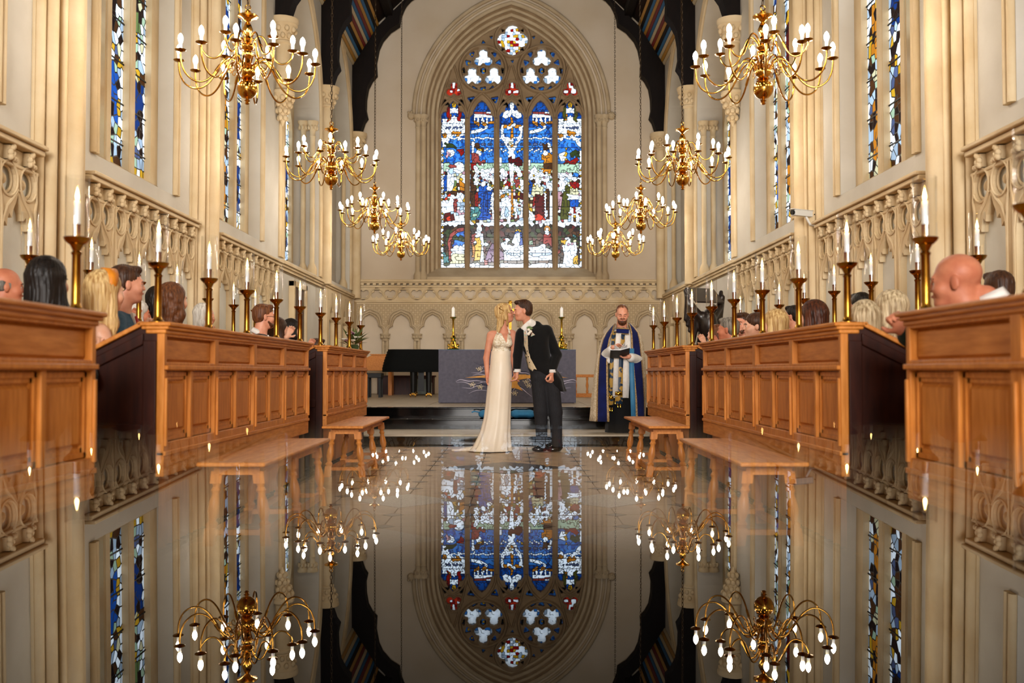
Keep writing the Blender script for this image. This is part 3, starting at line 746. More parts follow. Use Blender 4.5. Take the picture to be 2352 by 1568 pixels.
# light 4
for x, y in ((1130, 390), (1180, 430), (1110, 450), (1220, 420), (1150, 370)): EL('white', x, y, 30, 34)
PG('brown', (1235, 90), (1300, 85), (1310, 150), (1240, 160)); EL('white', 1265, 185, 32, 34); PG('white', (1280, 60), (1320, 80), (1342, 170), (1320, 190)); PG('orange', (1225, 165), (1250, 220), (1330, 180), (1342, 200), (1340, 300), (1240, 305)); PG('brown', (1238, 305), (1340, 300), (1340, 360), (1245, 360)); PG('orange', (1215, 350), (1340, 355), (1325, 410), (1260, 410)); PG('white', (1258, 392), (1308, 392), (1312, 570), (1278, 570)); PG('brown', (1270, 575), (1312, 575), (1310, 905), (1275, 905))
EL('white', 1190, 490, 34, 36); PG('blue', (1087, 460), (1130, 520), (1110, 640), (1087, 640)); PG('cream', (1120, 560), (1175, 520), (1255, 560), (1262, 610), (1200, 625), (1170, 670), (1110, 635)); PG('dred', (1160, 650), (1210, 620), (1258, 640), (1262, 915), (1150, 920)); PG('red', (1130, 660), (1160, 660), (1160, 760), (1125, 770)); PG('scarlet', (1150, 870), (1200, 840), (1275, 905), (1150, 925)); PG('white', (1088, 800), (1140, 850), (1170, 915), (1088, 920)); PG('white', (1255, 620), (1280, 620), (1285, 880), (1262, 880)); EL('white', 1325, 560, 26, 60); PG('white', (1315, 640), (1342, 640), (1342, 900), (1320, 900))
# light 5
PG('white', (1652, 60), (1600, 10), (1530, -60), (1398, -70), (1398, -25), (1500, -10), (1570, 40), (1620, 110), (1652, 130)); EL('white', 1440, 30, 26)
for x, y in ((1640, -70), (1600, -100), (1550, -130), (1450, -120)): EL('gold', x, y, 22)
PG('white', (1402, 200), (1480, 170), (1495, 260), (1440, 285)); PG('gold', (1485, 130), (1498, 130), (1500, 390), (1488, 390)); PG('dgreen', (1530, 190), (1590, 150), (1636, 180), (1630, 235), (1540, 235)); PG('red', (1470, 260), (1540, 270), (1600, 235), (1630, 260), (1590, 310), (1480, 305)); BX('palegreen', 1398, 305, 1656, 400)
for x, y in ((1420, 430), (1470, 430), (1530, 440), (1440, 480)): EL('white', x, y, 32, 36)
EL('sky', 1590, 430, 36, 34); EL('white', 1585, 470, 28, 28); PG('red', (1525, 505), (1632, 500), (1630, 575), (1540, 560)); PG('white', (1410, 510), (1510, 500), (1490, 600), (1410, 600)); PG('olive', (1490, 520), (1532, 560), (1530, 800), (1510, 905), (1420, 905), (1450, 660)); PG('pink', (1400, 610), (1445, 610), (1440, 760), (1402, 760)); PG('cream', (1530, 570), (1630, 580), (1632, 640), (1520, 640)); PG('white', (1512, 640), (1632, 630), (1630, 690), (1515, 690)); PG('blue', (1520, 692), (1628, 692), (1622, 770), (1525, 770)); PG('white', (1535, 775), (1572, 775), (1568, 925), (1540, 925)); PG('white', (1588, 775), (1622, 775), (1640, 920), (1605, 920)); PG('red', (1570, 780), (1590, 780), (1590, 840), (1572, 840)); PG('palegreen', (1398, 850), (1450, 905), (1398, 925))
# bottom row
PG('rose', (205, 1150), (235, 1060), (320, 1000), (388, 990), (388, 1030), (320, 1045), (265, 1090), (240, 1180), (245, 1340), (215, 1340)); PG('sky', (262, 1100), (330, 1050), (392, 1035), (392, 1240), (255, 1250)); PG('dgreen', (240, 1120), (300, 1060), (388, 1090), (388, 1155), (320, 1130)); PG('white', (250, 1215), (300, 1175), (340, 1200), (392, 1170), (392, 1280), (250, 1280)); PG('cream', (240, 1290), (392, 1285), (392, 1385), (230, 1385)); PG('teal', (160, 1270), (210, 1300), (235, 1370), (160, 1380))
EL('white', 550, 1012, 32, 42); PG('white', (505, 1045), (590, 1050), (600, 1160), (480, 1165), (475, 1110)); PG('rose', (465, 1065), (510, 1060), (490, 1170), (465, 1180)); PG('gold', (500, 1110), (555, 1100), (575, 1200), (560, 1345), (490, 1355), (505, 1240)); PG('orange', (470, 1180), (500, 1170), (500, 1300), (480, 1300)); PG('white', (575, 1090), (592, 1090), (602, 1370), (560, 1370)); PG('purple', (640, 1250), (690, 1160), (712, 1160), (712, 1370), (610, 1370)); PG('red', (605, 1345), (640, 1350), (640, 1385), (600, 1375)); EL('white', 625, 1175, 26, 20)
PG('purple', (765, 1210), (815, 1270), (820, 1340), (765, 1350)); PG('scarlet', (800, 1120), (870, 1100), (880, 1135), (820, 1140)); EL('white', 855, 1130, 30, 24); PG('white', (778, 1160), (840, 1145), (900, 1190), (890, 1330), (860, 1250), (790, 1215)); EL('gold', 970, 1030, 34, 22); PG('blue', (940, 1050), (975, 1025), (1010, 1060), (1026, 1180), (985, 1190), (900, 1160)); PG('white', (945, 1060), (985, 1060), (1000, 1120), (975, 1190), (950, 1200), (905, 1150)); PG('white', (860, 1190), (1028, 1190), (1028, 1350), (820, 1350), (815, 1250)); BX('grey', 815, 1270, 1028, 1282)
PG('white', (1085, 1205), (1240, 1195), (1338, 1240), (1338, 1350), (1085, 1350)); BX('grey', 1085, 1268, 1338, 1280); EL('orange', 1285, 1010, 38, 42); EL('white', 1285, 1028, 26, 36); PG('red', (1245, 1065), (1335, 1060), (1338, 1200), (1290, 1180), (1240, 1160)); EL('white', 1240, 1190, 30, 22); PG('palegreen', (1090, 1140), (1130, 1130), (1130, 1190), (1090, 1195))
EL('white', 1505, 1130, 36, 36); PG('gold', (1430, 1140), (1480, 1125), (1490, 1160), (1440, 1165)); PG('white', (1440, 1190), (1500, 1165), (1600, 1150), (1615, 1250), (1570, 1330), (1560, 1390), (1450, 1385), (1470, 1290)); PG('pink', (1490, 1180), (1570, 1150), (1560, 1175), (1500, 1195)); PG('cream', (1580, 1140), (1622, 1180), (1615, 1220)); PG('gold', (1570, 1310), (1620, 1290), (1620, 1390), (1560, 1390)); PG('red', (1398, 1200), (1430, 1260), (1398, 1290)); PG('teal', (1550, 1060), (1600, 1080), (1590, 1120))
BX('white', 134, 128, 164, 1395); BX('white', 1634, 160, 1660, 1395)
for y in range(140, 1380, 70): EL('gold', 151, y, 9); EL('gold', 1646, y + 20, 9)
# heads of the lights
def PQ(col, *pts): SH.append(('p', col, [Q(*p) for p in pts]))
def EQ(col, x, y, rx, ry=None):
    c = Q(x, y); SH.append(('p', col, [(c[0] + rx * k46 * math.cos(2 * PI * k / 12), c[1] + (ry or rx) * k46 * math.sin(2 * PI * k / 12)) for k in range(12)]))
for x0, ang in ((462, 'scarlet'), (1718, 'dgreen')):
    PQ('white', (x0 - 130, 1200), (x0 + 130, 1200), (x0 + 130, 1390), (x0 - 130, 1390)); PQ('red' if x0 < 900 else 'olive', (x0 - 90, 1090), (x0 - 45, 1050), (x0 - 45, 1210), (x0 - 70, 1240)); PQ('red' if x0 < 900 else 'olive', (x0 + 90, 1090), (x0 + 45, 1050), (x0 + 45, 1210), (x0 + 70, 1240))
    EQ('gold', x0, 1050, 26, 34); PQ('white', (x0 - 45, 1080), (x0 + 45, 1080), (x0 + 45, 1140), (x0 - 45, 1140)); EQ('blue', x0, 1165, 30); EQ('white', x0, 1200, 30, 36); PQ('orange', (x0 - 45, 1150), (x0 - 25, 1150), (x0 - 30, 1220), (x0 - 50, 1220))
    for dx in (-100, -10, 40): EQ('orange', x0 + dx, 1350 + abs(dx) * .3, 26)
    PQ('slate', (x0 - 90, 1290), (x0 + 90, 1290), (x0 + 90, 1306), (x0 - 90, 1306))
for x0 in (772, 1404):
    PQ('white', (x0 - 95, 1125), (x0 + 105, 1125), (x0 + 105, 1260), (x0 - 95, 1260)); PQ('rose', (x0 - 95, 1122), (x0 + 105, 1140), (x0 + 105, 1165), (x0 - 95, 1150))
    for dx in (-70, -25, 25, 70): PQ('deep', (x0 + dx - 9, 1190), (x0 + dx + 9, 1190), (x0 + dx + 9, 1260), (x0 + dx - 9, 1260))
    for dx in (-80, -50, 20, 90): EQ('orange', x0 + dx, 1262 - abs(dx) * .2, 26, 22)
    PQ('white', (x0 - 130, 1330), (x0 - 40, 1310), (x0 + 60, 1270), (x0 + 60, 1300), (x0 - 20, 1345), (x0 - 130, 1365)); PQ('blue', (x0 - 60, 1020), (x0 + 60, 1020), (x0 + 50, 1105), (x0 - 50, 1105))
EQ('white', 1088, 1060, 26, 44)
PQ('white', (985, 1180), (1000, 1120), (1060, 1100), (1120, 1100), (1180, 1120), (1200, 1180), (1150, 1200), (1088, 1165), (1020, 1200))
def paint(u, v):
    col = None
    for kind, c, poly in SH:
        bb = _bb[id(poly)]
        if bb[0] <= u <= bb[1] and bb[2] <= v <= bb[3] and inside(poly, u, v): col = c
    return col
_bb = {id(s[2]): (min(p[0] for p in s[2]), max(p[0] for p in s[2]), min(p[1] for p in s[2]), max(p[1] for p in s[2])) for s in SH}
rnd = random.Random(3)
def pick(c):
    if c == 'crowd': c = rnd.choice(['white', 'white', 'white', 'grey', 'cream', 'brown', 'green', 'pink', 'gold', 'dark', 'grey', 'rose', 'brown'])
    if c == 'dark': c = rnd.choice(['dark', 'dark', 'dark', 'brown', 'dred', 'dgreen'])
    if c == 'sky': c = rnd.choice(['sky', 'sky', 'blue', 'sky'])
    if c == 'deep': c = rnd.choice(['blue', 'deep', 'blue'])
    return c, jit(SG[c], .1)
bars_px = [272, 296, 328, 364, 397, 431, 467, 502, 538, 570]     # saddle bars across the lights
px1 = 1 / ppm
for i, (c, h, poly) in enumerate(lights):
    top = poly[len(poly) // 2 + 1][1]; bb = (c - h - .02, c + h + .02, ZB - .02, top + .05)
    seeds = []; occ = {}
    def put(u, v, dmin):
        if not (bb[0] < u < bb[1] and bb[2] < v < bb[3]): return
        k = (int(u / .03), int(v / .03))
        for a in (-2, -1, 0, 1, 2):
            for b in (-2, -1, 0, 1, 2):
                for q in occ.get((k[0] + a, k[1] + b), ()):
                    if (q[0] - u)**2 + (q[1] - v)**2 < dmin * dmin: return
        occ.setdefault(k, []).append((u, v)); seeds.append((u, v))
    for kind, col, pl in SH:
        b_ = _bb[id(pl)]
        if b_[1] < bb[0] or b_[0] > bb[1] or col in ('crowd',) and False: continue
        if b_[1] - b_[0] > 3 : continue
        n = len(pl)
        for k in range(n):
            A = pl[k]; B = pl[(k + 1) % n]; L_ = math.hypot(B[0] - A[0], B[1] - A[1])
            if L_ < 1e-6: continue
            nx, ny = (A[1] - B[1]) / L_, (B[0] - A[0]) / L_
            st_ = max(1, int(L_ / (7 * px1)))
            for q in range(st_):
                t = (q + .5) / st_; x = A[0] + (B[0] - A[0]) * t; y = A[1] + (B[1] - A[1]) * t
                for sgn in (-1, 1): put(x + nx * sgn * 2.2 * px1, y + ny * sgn * 2.2 * px1, 3.2 * px1)
    for _ in range(2600): put(rnd.uniform(bb[0], bb[1]), rnd.uniform(bb[2], bb[3]), 6.5 * px1)
    polys = voronoi(seeds, bb, 20)
    groups = {}; names = [paint(u, v) or 'deep' for u, v in seeds]
    zb = [E(1174, y)[1] for y in bars_px]
    real = []
    for k, nm in enumerate(names):
        c_, rgb = pick(nm); names[k] = c_ if nm in ('crowd',) else nm
        groups.setdefault(sum(1 for z in zb if z > seeds[k][1]), []).append((k, polys[k], rgb))
    for k in sorted(groups):
        link('stained_panel', glass_mesh('stained_panel', groups[k], names, FE, -.52, .8 * px1, .4), w1)
    for z in zb:
        m = MB(FE); m.box(c - h, c + h, z - .006, z + .006, -.515, -.50); m.build('saddle_bar', 'lead', w1)
# tracery glass
for poly, sch in th:
    us = [p[0] for p in poly]; vs_ = [p[1] for p in poly]
    bb = (min(us) - .01, max(us) + .01, min(vs_) - .01, max(vs_) + .01); cx = (bb[0] + bb[1]) / 2; cz = (bb[2] + bb[3]) / 2; R = max(bb[1] - bb[0], bb[3] - bb[2]) / 2
    seeds = []; cl = []
    step = {'rose': 7, 'angel': 7, 'yellow': 5, 'redtre': 6, 'bluedot': 5, 'blue': 6}[sch] * px1
    v = bb[2]
    while v <= bb[3]:
        u = bb[0]
        while u <= bb[1]:
            q = (u + rnd.uniform(-.25, .25) * step, v + rnd.uniform(-.25, .25) * step); d = math.hypot(q[0] - cx, q[1] - cz) / R
            if sch == 'bluedot': c_ = 'gold' if d < .25 else rnd.choice(['sky', 'blue', 'sky'])
            elif sch == 'blue': c_ = 'sky'
            elif sch == 'yellow': c_ = 'gold' if d < .4 else 'sky'
            elif sch == 'angel': c_ = 'white' if d < .72 else rnd.choice(['sky', 'white', 'grey'])
            elif sch == 'redtre':
                wd = min(math.hypot(q[0] - cx - R * .5 * math.cos(a), q[1] - cz - R * .45 * math.sin(a)) for a in (PI / 2, PI * 7 / 6, PI * 11 / 6)) / R
                c_ = 'white' if wd < .24 else rnd.choice(['scarlet', 'red', 'scarlet'])
            else: c_ = rnd.choice(['white', 'white', 'white', 'red', 'gold', 'grey']) if d > .35 else rnd.choice(['red', 'white', 'gold'])
            seeds.append(q); cl.append(c_); u += step
        v += step
    cells = [(k, pl, jit(SG[cl[k]])) for k, pl in enumerate(voronoi(seeds, bb, 14))]
    link('tracery_pane', glass_mesh('tracery_pane', cells, cl, FE, -.52, .55 * px1, .12), w1)
# ---------------- arcade and frieze under the window
z_ = lambda y: E(1174, y)[1]
m = MB(FE)
for y0, y1, w_ in ((643, 649, .20), (649, 652, .16), (656, 661, .12), (690, 695, .13), (695, 699, .09)): m.box(-W, W, z_(y1), z_(y0), 0, w_)
cor = m.build('cornice', 'stone_pale', we, bevel=.012)
m = MB(FE); u = -W + .05
while u < W - .05: m.box(u, u + .075, z_(656), z_(650.5), .04, .17); u += .145
m.build('dentil_course', 'stone_pale', we)
hs = []; u = -W + .25; k = 0
pitch = .32; zc = (z_(663) + z_(688)) / 2
path = []
while u < W - .1:
    hs.append(foil(u, zc + (.012 if k % 2 else -.012), .145, 3, 6, PI / 2 if k % 2 else -PI / 2)); u += pitch; k += 1
m = MB(FE); m.plate([(-W, z_(690)), (W, z_(690)), (W, z_(661)), (-W, z_(661))], hs, .02, .085); fz = m.build('frieze', 'stone_pale', we, smooth=0)
m = MB(FE); nn = 240
m.sweep([(-W + .25 - pitch / 2 + i * (2 * W - .3) / nn, zc + .115 * (-1) * math.tanh(2.2 * math.sin(PI * (i * (2 * W - .3) / nn) / pitch - 0)) / .976) for i in range(nn)], [(.018 * math.cos(q), .09 + .018 * math.sin(q)) for q in [2 * PI * k / 6 for k in range(6)]])
m.build('wave_moulding', 'stone_pale', fz, smooth=60)
cols = [.383, 1.148, 1.45, 2.19, 2.95, 3.70]
bays = [(-.383, .383), (.383, 1.148), (-1.148, -.383)] + [(a, b) for a, b in ((1.45, 2.19), (2.19, 2.95), (2.95, 3.70))] + [(-b, -a) for a, b in ((1.45, 2.19), (2.19, 2.95), (2.95, 3.70))]
hs = []; halfp = [(.30, 1.865), (.315, 1.93), (.30, 2.0), (.25, 2.05), (.205, 2.065), (.205, 2.12), (.175, 2.21), (.11, 2.29), (0, 2.35)]
for a, b in bays:
    c = (a + b) / 2; hs.append([(c - .30, .455), (c + .30, .455)] + [(c + x, z) for x, z in halfp] + [(c - x, z) for x, z in halfp[-2::-1]])
m = MB(FE); m.plate([(-W, .45), (W, .45), (W, z_(699)), (-W, z_(699))], hs, .0, .10)
arc = m.build('arcade', 'diaper', we, smooth=0)
m = MB(FE); m.box(-W, W, .45, 2.5, .001, .012); m.build('arcade_back', 'plaster_east', we)
for a, b in bays:
    c = (a + b) / 2; m = MB(FE)
    for o, r, w_ in ((.02, .02, .10), (.06, .03, .115), (.105, .022, .105)):
        hp = [(x + o * (1 if x > .01 else 0), z + o * (.35 if x > .2 else 1.0)) for x, z in halfp]
        hp[-1] = (0, 2.35 + o * 1.25)
        m.sweep([(c + x, z) for x, z in hp] + [(c - x, z) for x, z in hp[-2::-1]], [(r * math.cos(q), w_ + r * math.sin(q)) for q in [2 * PI * k / 7 for k in range(7)]])
    m.build('arch_moulding', 'stone', arc, smooth=60)
for sgn in (-1, 1):
    for x in cols:
        m = MB()
        for dx in (-.045, .045): m.lathe([(.05, .45), (.05, .5), (.034, .54), (.034, 1.72)], 10, (sgn * x + dx, DE - .12, 0))
        m.lathe([(.075, 1.71), (.08, 1.73), (.065, 1.75), (.085, 1.80), (.115, 1.85), (.125, 1.86), (.125, 1.885)], 14, (sgn * x, DE - .115, 0))
        for k in range(8): m.ball((sgn * x + .095 * math.cos(k * PI / 4), DE - .115 + .095 * math.sin(k * PI / 4), 1.80), (.028, .028, .04), 6, 4)
        m.build('arcade_column', 'stone', arc, smooth=45)
# ------------------------------------------------------------------ reflecting glass plate for the surface held at the lens, on an added stand
up = CR @ Vector((0, 1, 0)); fwd = CR @ Vector((0, 0, -1)); rt = CR @ Vector((1, 0, 0))
TILT = math.atan((793 - 784) / F)
pf = (fwd * math.cos(TILT) - up * math.sin(TILT)).normalized(); pu = rt.cross(pf).normalized()
PH = .0165; PD = .112          # plate surface below the lens, far edge ahead of the lens
stand = empty('mirror_plate_stand', (CAM.x, -.2, 0), 0, 'black glass plate standing in for a glossy surface held at the lens, on an added stand', 'stand')
so = Vector((CAM.x, -.2, 0))
def pl(u, v, w): return CAM + rt * u + pf * v + pu * w - so
m = MB(pl); m.box(-.55, .55, -.55, PD, -PH - .008, -PH); m.build('glass_plate', 'black_glass', stand, smooth=0)
m = MB(pl); m.box(-.5, .5, -.5, PD - .05, -PH - .03, -PH - .0085); m.build('backing_board', 'oak_dark', stand)
m = MB(); zt = pl(0, -.2, -PH - .03).z
m.lathe([(.22, .0), (.22, .02), (.06, .05), (.025, .08), (.025, zt - .05), (.08, zt)], 20); m.build('pedestal', 'brass_aged', stand)
# ------------------------------------------------------------------ chandeliers
def chandelier_proto():
    root = empty('chandelier', (0, 0, 0))
    m = MB(); m.ball((0, 0, 0), .083, 28, 18); m.lathe([(.012, -.13), (.02, -.12), (.012, -.108), (.026, -.098), (.012, -.088), (.02, -.078)], 14)
    m.build('ball', 'brass', root, smooth=60)
    m = MB()
    m.lathe([(.03, .075), (.055, .085), (.035, .10), (.06, .115), (.07, .14), (.06, .165), (.035, .18), (.05, .2), (.03, .22), (.022, .25), (.04, .275), (.045, .30), (.03, .32), (.05, .335), (.055, .355), (.035, .38), (.02, .40), (.03, .42), (.02, .44), (.034, .47), (.042, .50), (.026, .54), (.015, .56), (.03, .575), (.05, .59), (.082, .60), (.085, .612), (.05, .622), (.02, .63), (.028, .645), (.012, .66)], 24)
    m.build('stem', 'brass', root, smooth=50)
    m = MB(); m.tube([(.022 * math.cos(a), 0, .682 + .022 * math.sin(a)) for a in [2 * PI * k / 14 for k in range(14)]], .005, 6, closed=True)
    m.build('hanging_loop', 'brass', root, smooth=60)
    m = MB(); z = .70; k = 0
    while 3.32 + z < 9.95:
        pts = []
        for q in range(10):
            a = 2 * PI * q / 10; d = .012 * math.cos(a); h = .03 * math.sin(a)
            pts.append((d, 0, z + h + .02) if k % 2 else (0, d, z + h + .02))
        m.tube(pts, .0042, 5, closed=True); z += .048; k += 1
    m.build('chain', 'chain_metal', root, smooth=60)
    lowp = [(.05, .15), (.085, .215), (.13, .245), (.18, .225), (.235, .155), (.30, .055), (.37, .0), (.44, -.005), (.505, .035), (.54, .10), (.553, .17), (.553, .215)]
    upp = [(.035, .36), (.06, .42), (.095, .45), (.13, .435), (.165, .37), (.205, .28), (.255, .235), (.31, .24), (.35, .28), (.366, .32), (.367, .345)]
    def smooth(p):
        out = []
        for i in range(len(p) - 1):
            p0, p1, p2, p3 = p[max(i - 1, 0)], p[i], p[i + 1], p[min(i + 2, len(p) - 1)]
            for t in (0, .25, .5, .75):
                out.append(tuple(.5 * (2 * p1[c] + (p2[c] - p0[c]) * t + (2 * p0[c] - 5 * p1[c] + 4 * p2[c] - p3[c]) * t * t + (3 * p1[c] - p0[c] - 3 * p2[c] + p3[c]) * t**3) for c in (0, 1)))
        return out + [p[-1]]
    def arm_mesh(name, p, sc):
        m = MB(); m.tube([(r, 0, z) for r, z in smooth(p)], .0075, 7)
        # scroll under the arm near the hub
        cx, cz = p[1][0] + .05 * sc, p[1][1] - .07 * sc
        m.tube([(cx + (.035 - .0035 * k) * sc * math.cos(2.2 - k * .62), 0, cz + (.035 - .0035 * k) * sc * math.sin(2.2 - k * .62)) for k in range(10)], .004, 5)
        m.tube([(p[4][0], 0, p[4][1]), ((p[4][0] + p[5][0]) / 2, 0, (p[4][1] + p[5][1]) / 2)], .012, 8)
        return m.mesh(name, 'brass', 60)
    pan = MB(); pan.lathe([(.006, -.012), (.015, -.006), (.036, .0), (.045, .008), (.044, .011), (.02, .006), (.014, .008), (.014, .02)], 18); mp = pan.mesh('drip_pan', 'brass_aged', 50)
    tb = MB(); tb.lathe([(.0125, .012), (.0125, .062), (.008, .064)], 10); mtb = tb.mesh('candle_tube', 'wax', 40)
    bl = MB(); bl.lathe([(.009, .062), (.017, .078), (.0205, .096), (.0185, .113), (.011, .130), (.0, .142)], 10); mbl = bl.mesh('bulb', 'bulb', 70)
    ml = arm_mesh('lower_arm', lowp, 1); mu = arm_mesh('upper_arm', upp, .8)
    for n, me, p, nm, ph in ((12, ml, lowp, 'lower_arm', 0), (6, mu, upp, 'upper_arm', .2)):
        for k in range(n):
            a = ph + 2 * PI * k / n
            o = link(nm, me, root, rz=a)
            for nn, mm in (('drip_pan', mp), ('candle_tube', mtb), ('bulb', mbl)): link(nn, mm, o, loc=(p[-1][0], 0, p[-1][1]))
    return root
ch = chandelier_proto(); CHD = []
ordn = ['nearest', 'second nearest', 'third', 'farthest']
for i, y in enumerate((8.19, 12.06, 15.93, 19.8)):
    for s, nm in ((-1, 'left'), (1, 'right')):
        c = ch if not CHD else copy_tree(ch)
        CHD.append(c); c.location = (s * 2.14, y, 3.32); c.rotation_euler.z = .1 + i * .37 + (s > 0) * .21
        near = ['nearest to the camera', 'second from the camera', 'third from the camera', 'nearest to the east window'][i]
        tag(c, 'two-tier brass chandelier with lit candle bulbs, %s of the %s row' % (near, nm), 'chandelier', 'brass chandeliers along the chapel')
# ------------------------------------------------------------------ choir stalls
LS = 1.85; ZR = 1.245
def stall(s, y0, y1, n, label, rear=False):
    L0 = 2.92 if rear else LS; zr = ZR + .13 if rear else ZR; zb = .40 if rear else 0
    st = empty('choir_stall', (s * L0, (y0 + y1) / 2, zb), 0, label, 'stall', 'oak choir stalls')
    yc = (y0 + y1) / 2
    fr = lambda u, v, w: (s * (.0 - w), u - yc, v - zb)       # u along the chapel, w towards the aisle
    b0 = .42; dp = .30 if rear else .42; dz = .175 * dp / .42
    m = MB(fr)
    m.box(y0 + .004, y1 - .004, b0 + .12, zr - .045, -.05, 0)                # front board
    m.box(y0 + .004, y1 - .004, zb, b0 + .02, -.05, -.035)                    # recessed base board
    m.build('front_board', 'oak', st)
    m = MB(fr); m.box(y0, y1, b0, b0 + .13, -.05, .040); m.box(y0, y1, b0 + .11, b0 + .135, 0, .050); m.build('plinth_rail', 'oak_side', st, bevel=.004)
    m = MB(fr)
    m.box(y0 - .03, y1 + .03, zr - .022, zr, -.10, .080); m.box(y0 - .02, y1 + .02, zr - .04, zr - .02, -.08, .066); m.box(y0 - .01, y1 + .01, zr - .062, zr - .038, -.06, .050)
    m.build('cornice', 'oak_side', st, bevel=.007)
    m = MB(fr)                                                   # sloping book board
    m.frustum([(y0 - .03, zr - .025, -.08), (y1 + .03, zr - .025, -.08), (y1 + .03, zr - dz - .025, -dp), (y0 - .03, zr - dz - .025, -dp)],
              [(y0 - .03, zr, -.08), (y1 + .03, zr, -.08), (y1 + .03, zr - dz, -dp), (y0 - .03, zr - dz, -dp)])
    m.build('book_board', 'oak_side', st, bevel=.004)
    for e, yy in ((0, y0), (1, y1)):                              # end panels
        ya, yb = (yy, yy + .05) if e == 0 else (yy - .05, yy)
        m = MB(lambda u, v, w: fr(w, v, u)); m.prism([(-.001, zb + .02), (-.001, zr - .03), (-.08, zr - .027), (.02 - dp, zr - dz - .02), (.02 - dp, zb + .02)], ya, yb)
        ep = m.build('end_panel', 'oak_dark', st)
        m = MB(lambda u, v, w: fr(w, v, u)); w0, w1_ = (ya - .018, ya + .002) if e == 0 else (yb - .002, yb + .018)
        if rear: continue
        for q in ((-.07, -.0), (-.40, -.33)): m.box(q[0], q[1], zb + .03, zr - (.10 if q[1] > -.1 else .22), w0, w1_)
        m.box(-.33, -.07, zb + .03, zb + .18, w0, w1_); m.box(-.33, -.07, .62 + zb * .6, .70 + zb * .6, w0, w1_)
        m.frustum([(-.07, zr - .12, w0), (-.07, zr - .06, w0), (-.33, zr - .19, w0), (-.33, zr - .25, w0)], [(-.07, zr - .12, w1_), (-.07, zr - .06, w1_), (-.33, zr - .19, w1_), (-.33, zr - .25, w1_)])
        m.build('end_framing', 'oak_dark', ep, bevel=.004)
    p = (y1 - y0) / n
    # framing members
    m = MB(fr)
    for k in range(n + 1):
        u = y0 + p * k; a, b = max(y0, u - .04), min(y1, u + .04); m.box(a, b, b0 + .125, zr - .058, -.0015, .040)
        m.box(u - .012 if 0 < k < n else a + .008, u + .012 if 0 < k < n else b - .008, b0 + .16, zr - .30, .036, .052)
    e_ = .003
    m.box(y0 + e_, y1 - e_, zr - .075, zr - .05, -.001, .0385); m.box(y0 + e_, y1 - e_, zr - .26, zr - .215, -.001, .0385); m.box(y0 + 2 * e_, y1 - 2 * e_, zr - .255, zr - .232, .034, .058); m.box(y0 + e_, y1 - e_, b0 + .122, b0 + .18, -.001, .0375)
    m.build('framing', 'oak', st, bevel=.004)
    me_u = MB(fr); me_u.field(y0 + .045, y0 + p - .045, zr - .21, zr - .08, 0, .012, .012)
    for k in range(n):
        m = MB(fr); m.field(y0 + p * k + .045, y0 + p * k + p - .045, zr - .21, zr - .08, 0, .010, .012); m.build('upper_panel', 'oak_side', st)
        m = MB(fr); c = y0 + p * (k + .5); m.box(c - .022, c + .022, b0 + .18, zr - .26, 0, .036); m.build('muntin', 'oak', st, bevel=.004)
        for a, b in ((y0 + p * k + .045, c - .026), (c + .026, y0 + p * (k + 1) - .045)):
            m = MB(fr); v0, v1 = b0 + .185, zr - .268
            # stepped moulding frame then a fielded panel
            for q, w_ in ((0, .018), (.020, .010)):
                m.box(a + q, b - q, v0 + q, v0 + q + .022, 0, w_); m.box(a + q, b - q, v1 - q - .022, v1 - q, 0, w_)
                m.box(a + q, a + q + .022, v0 + q, v1 - q, 0, w_); m.box(b - q - .022, b - q, v0 + q, v1 - q, 0, w_)
            m.field(a + .05, b - .05, v0 + .05, v1 - .05, 0, .016, .014)
            m.build('lower_panel', 'oak', st)
    return st
side_n = {-1: 'left', 1: 'right'}
for s in (-1, 1):
    nm = side_n[s]
    stall(s, 1.55, 4.45, 3, 'oak choir stall front nearest the camera, cut off by the %s edge' % nm)
    stall(s, 5.33, 9.15, 4, 'long panelled oak choir stall front in the middle of the %s row' % nm)
    stall(s, 10.05, 12.85, 3, 'short three-bay oak choir stall front nearest the altar steps, %s side' % nm)
    stall(s, 2.6, 12.9, 11, 'raised back-row oak book desk behind the seated guests on the %s' % nm, rear=True)
    for y0, y1, x0, x1, z, lb in ((1.6, 12.9, 2.42, 2.80, .85, 'front-row seat bench behind the %s choir stall fronts'), (2.0, 12.9, 3.25, 3.46, .98, 'back-row seat bench against the %s wall panelling')):
        b = empty('seat_bench', (s * (x0 + x1) / 2, (y0 + y1) / 2, .4), 0, lb % nm, 'bench')
        m = MB(); L_ = (y1 - y0) / 2; d = (x1 - x0) / 2
        m.box(-d, d, -L_, L_, z - .04 - .4, z - .4); m.build('seat', 'oak_side', b, bevel=.006)
        for k in range(7):
            m = MB(); yy = -L_ + .1 + k * (2 * L_ - .2) / 6; m.box(-d + .03, d - .03, yy - .03, yy + .03, 0, z - .44); m.build('support', 'oak_dark', b)
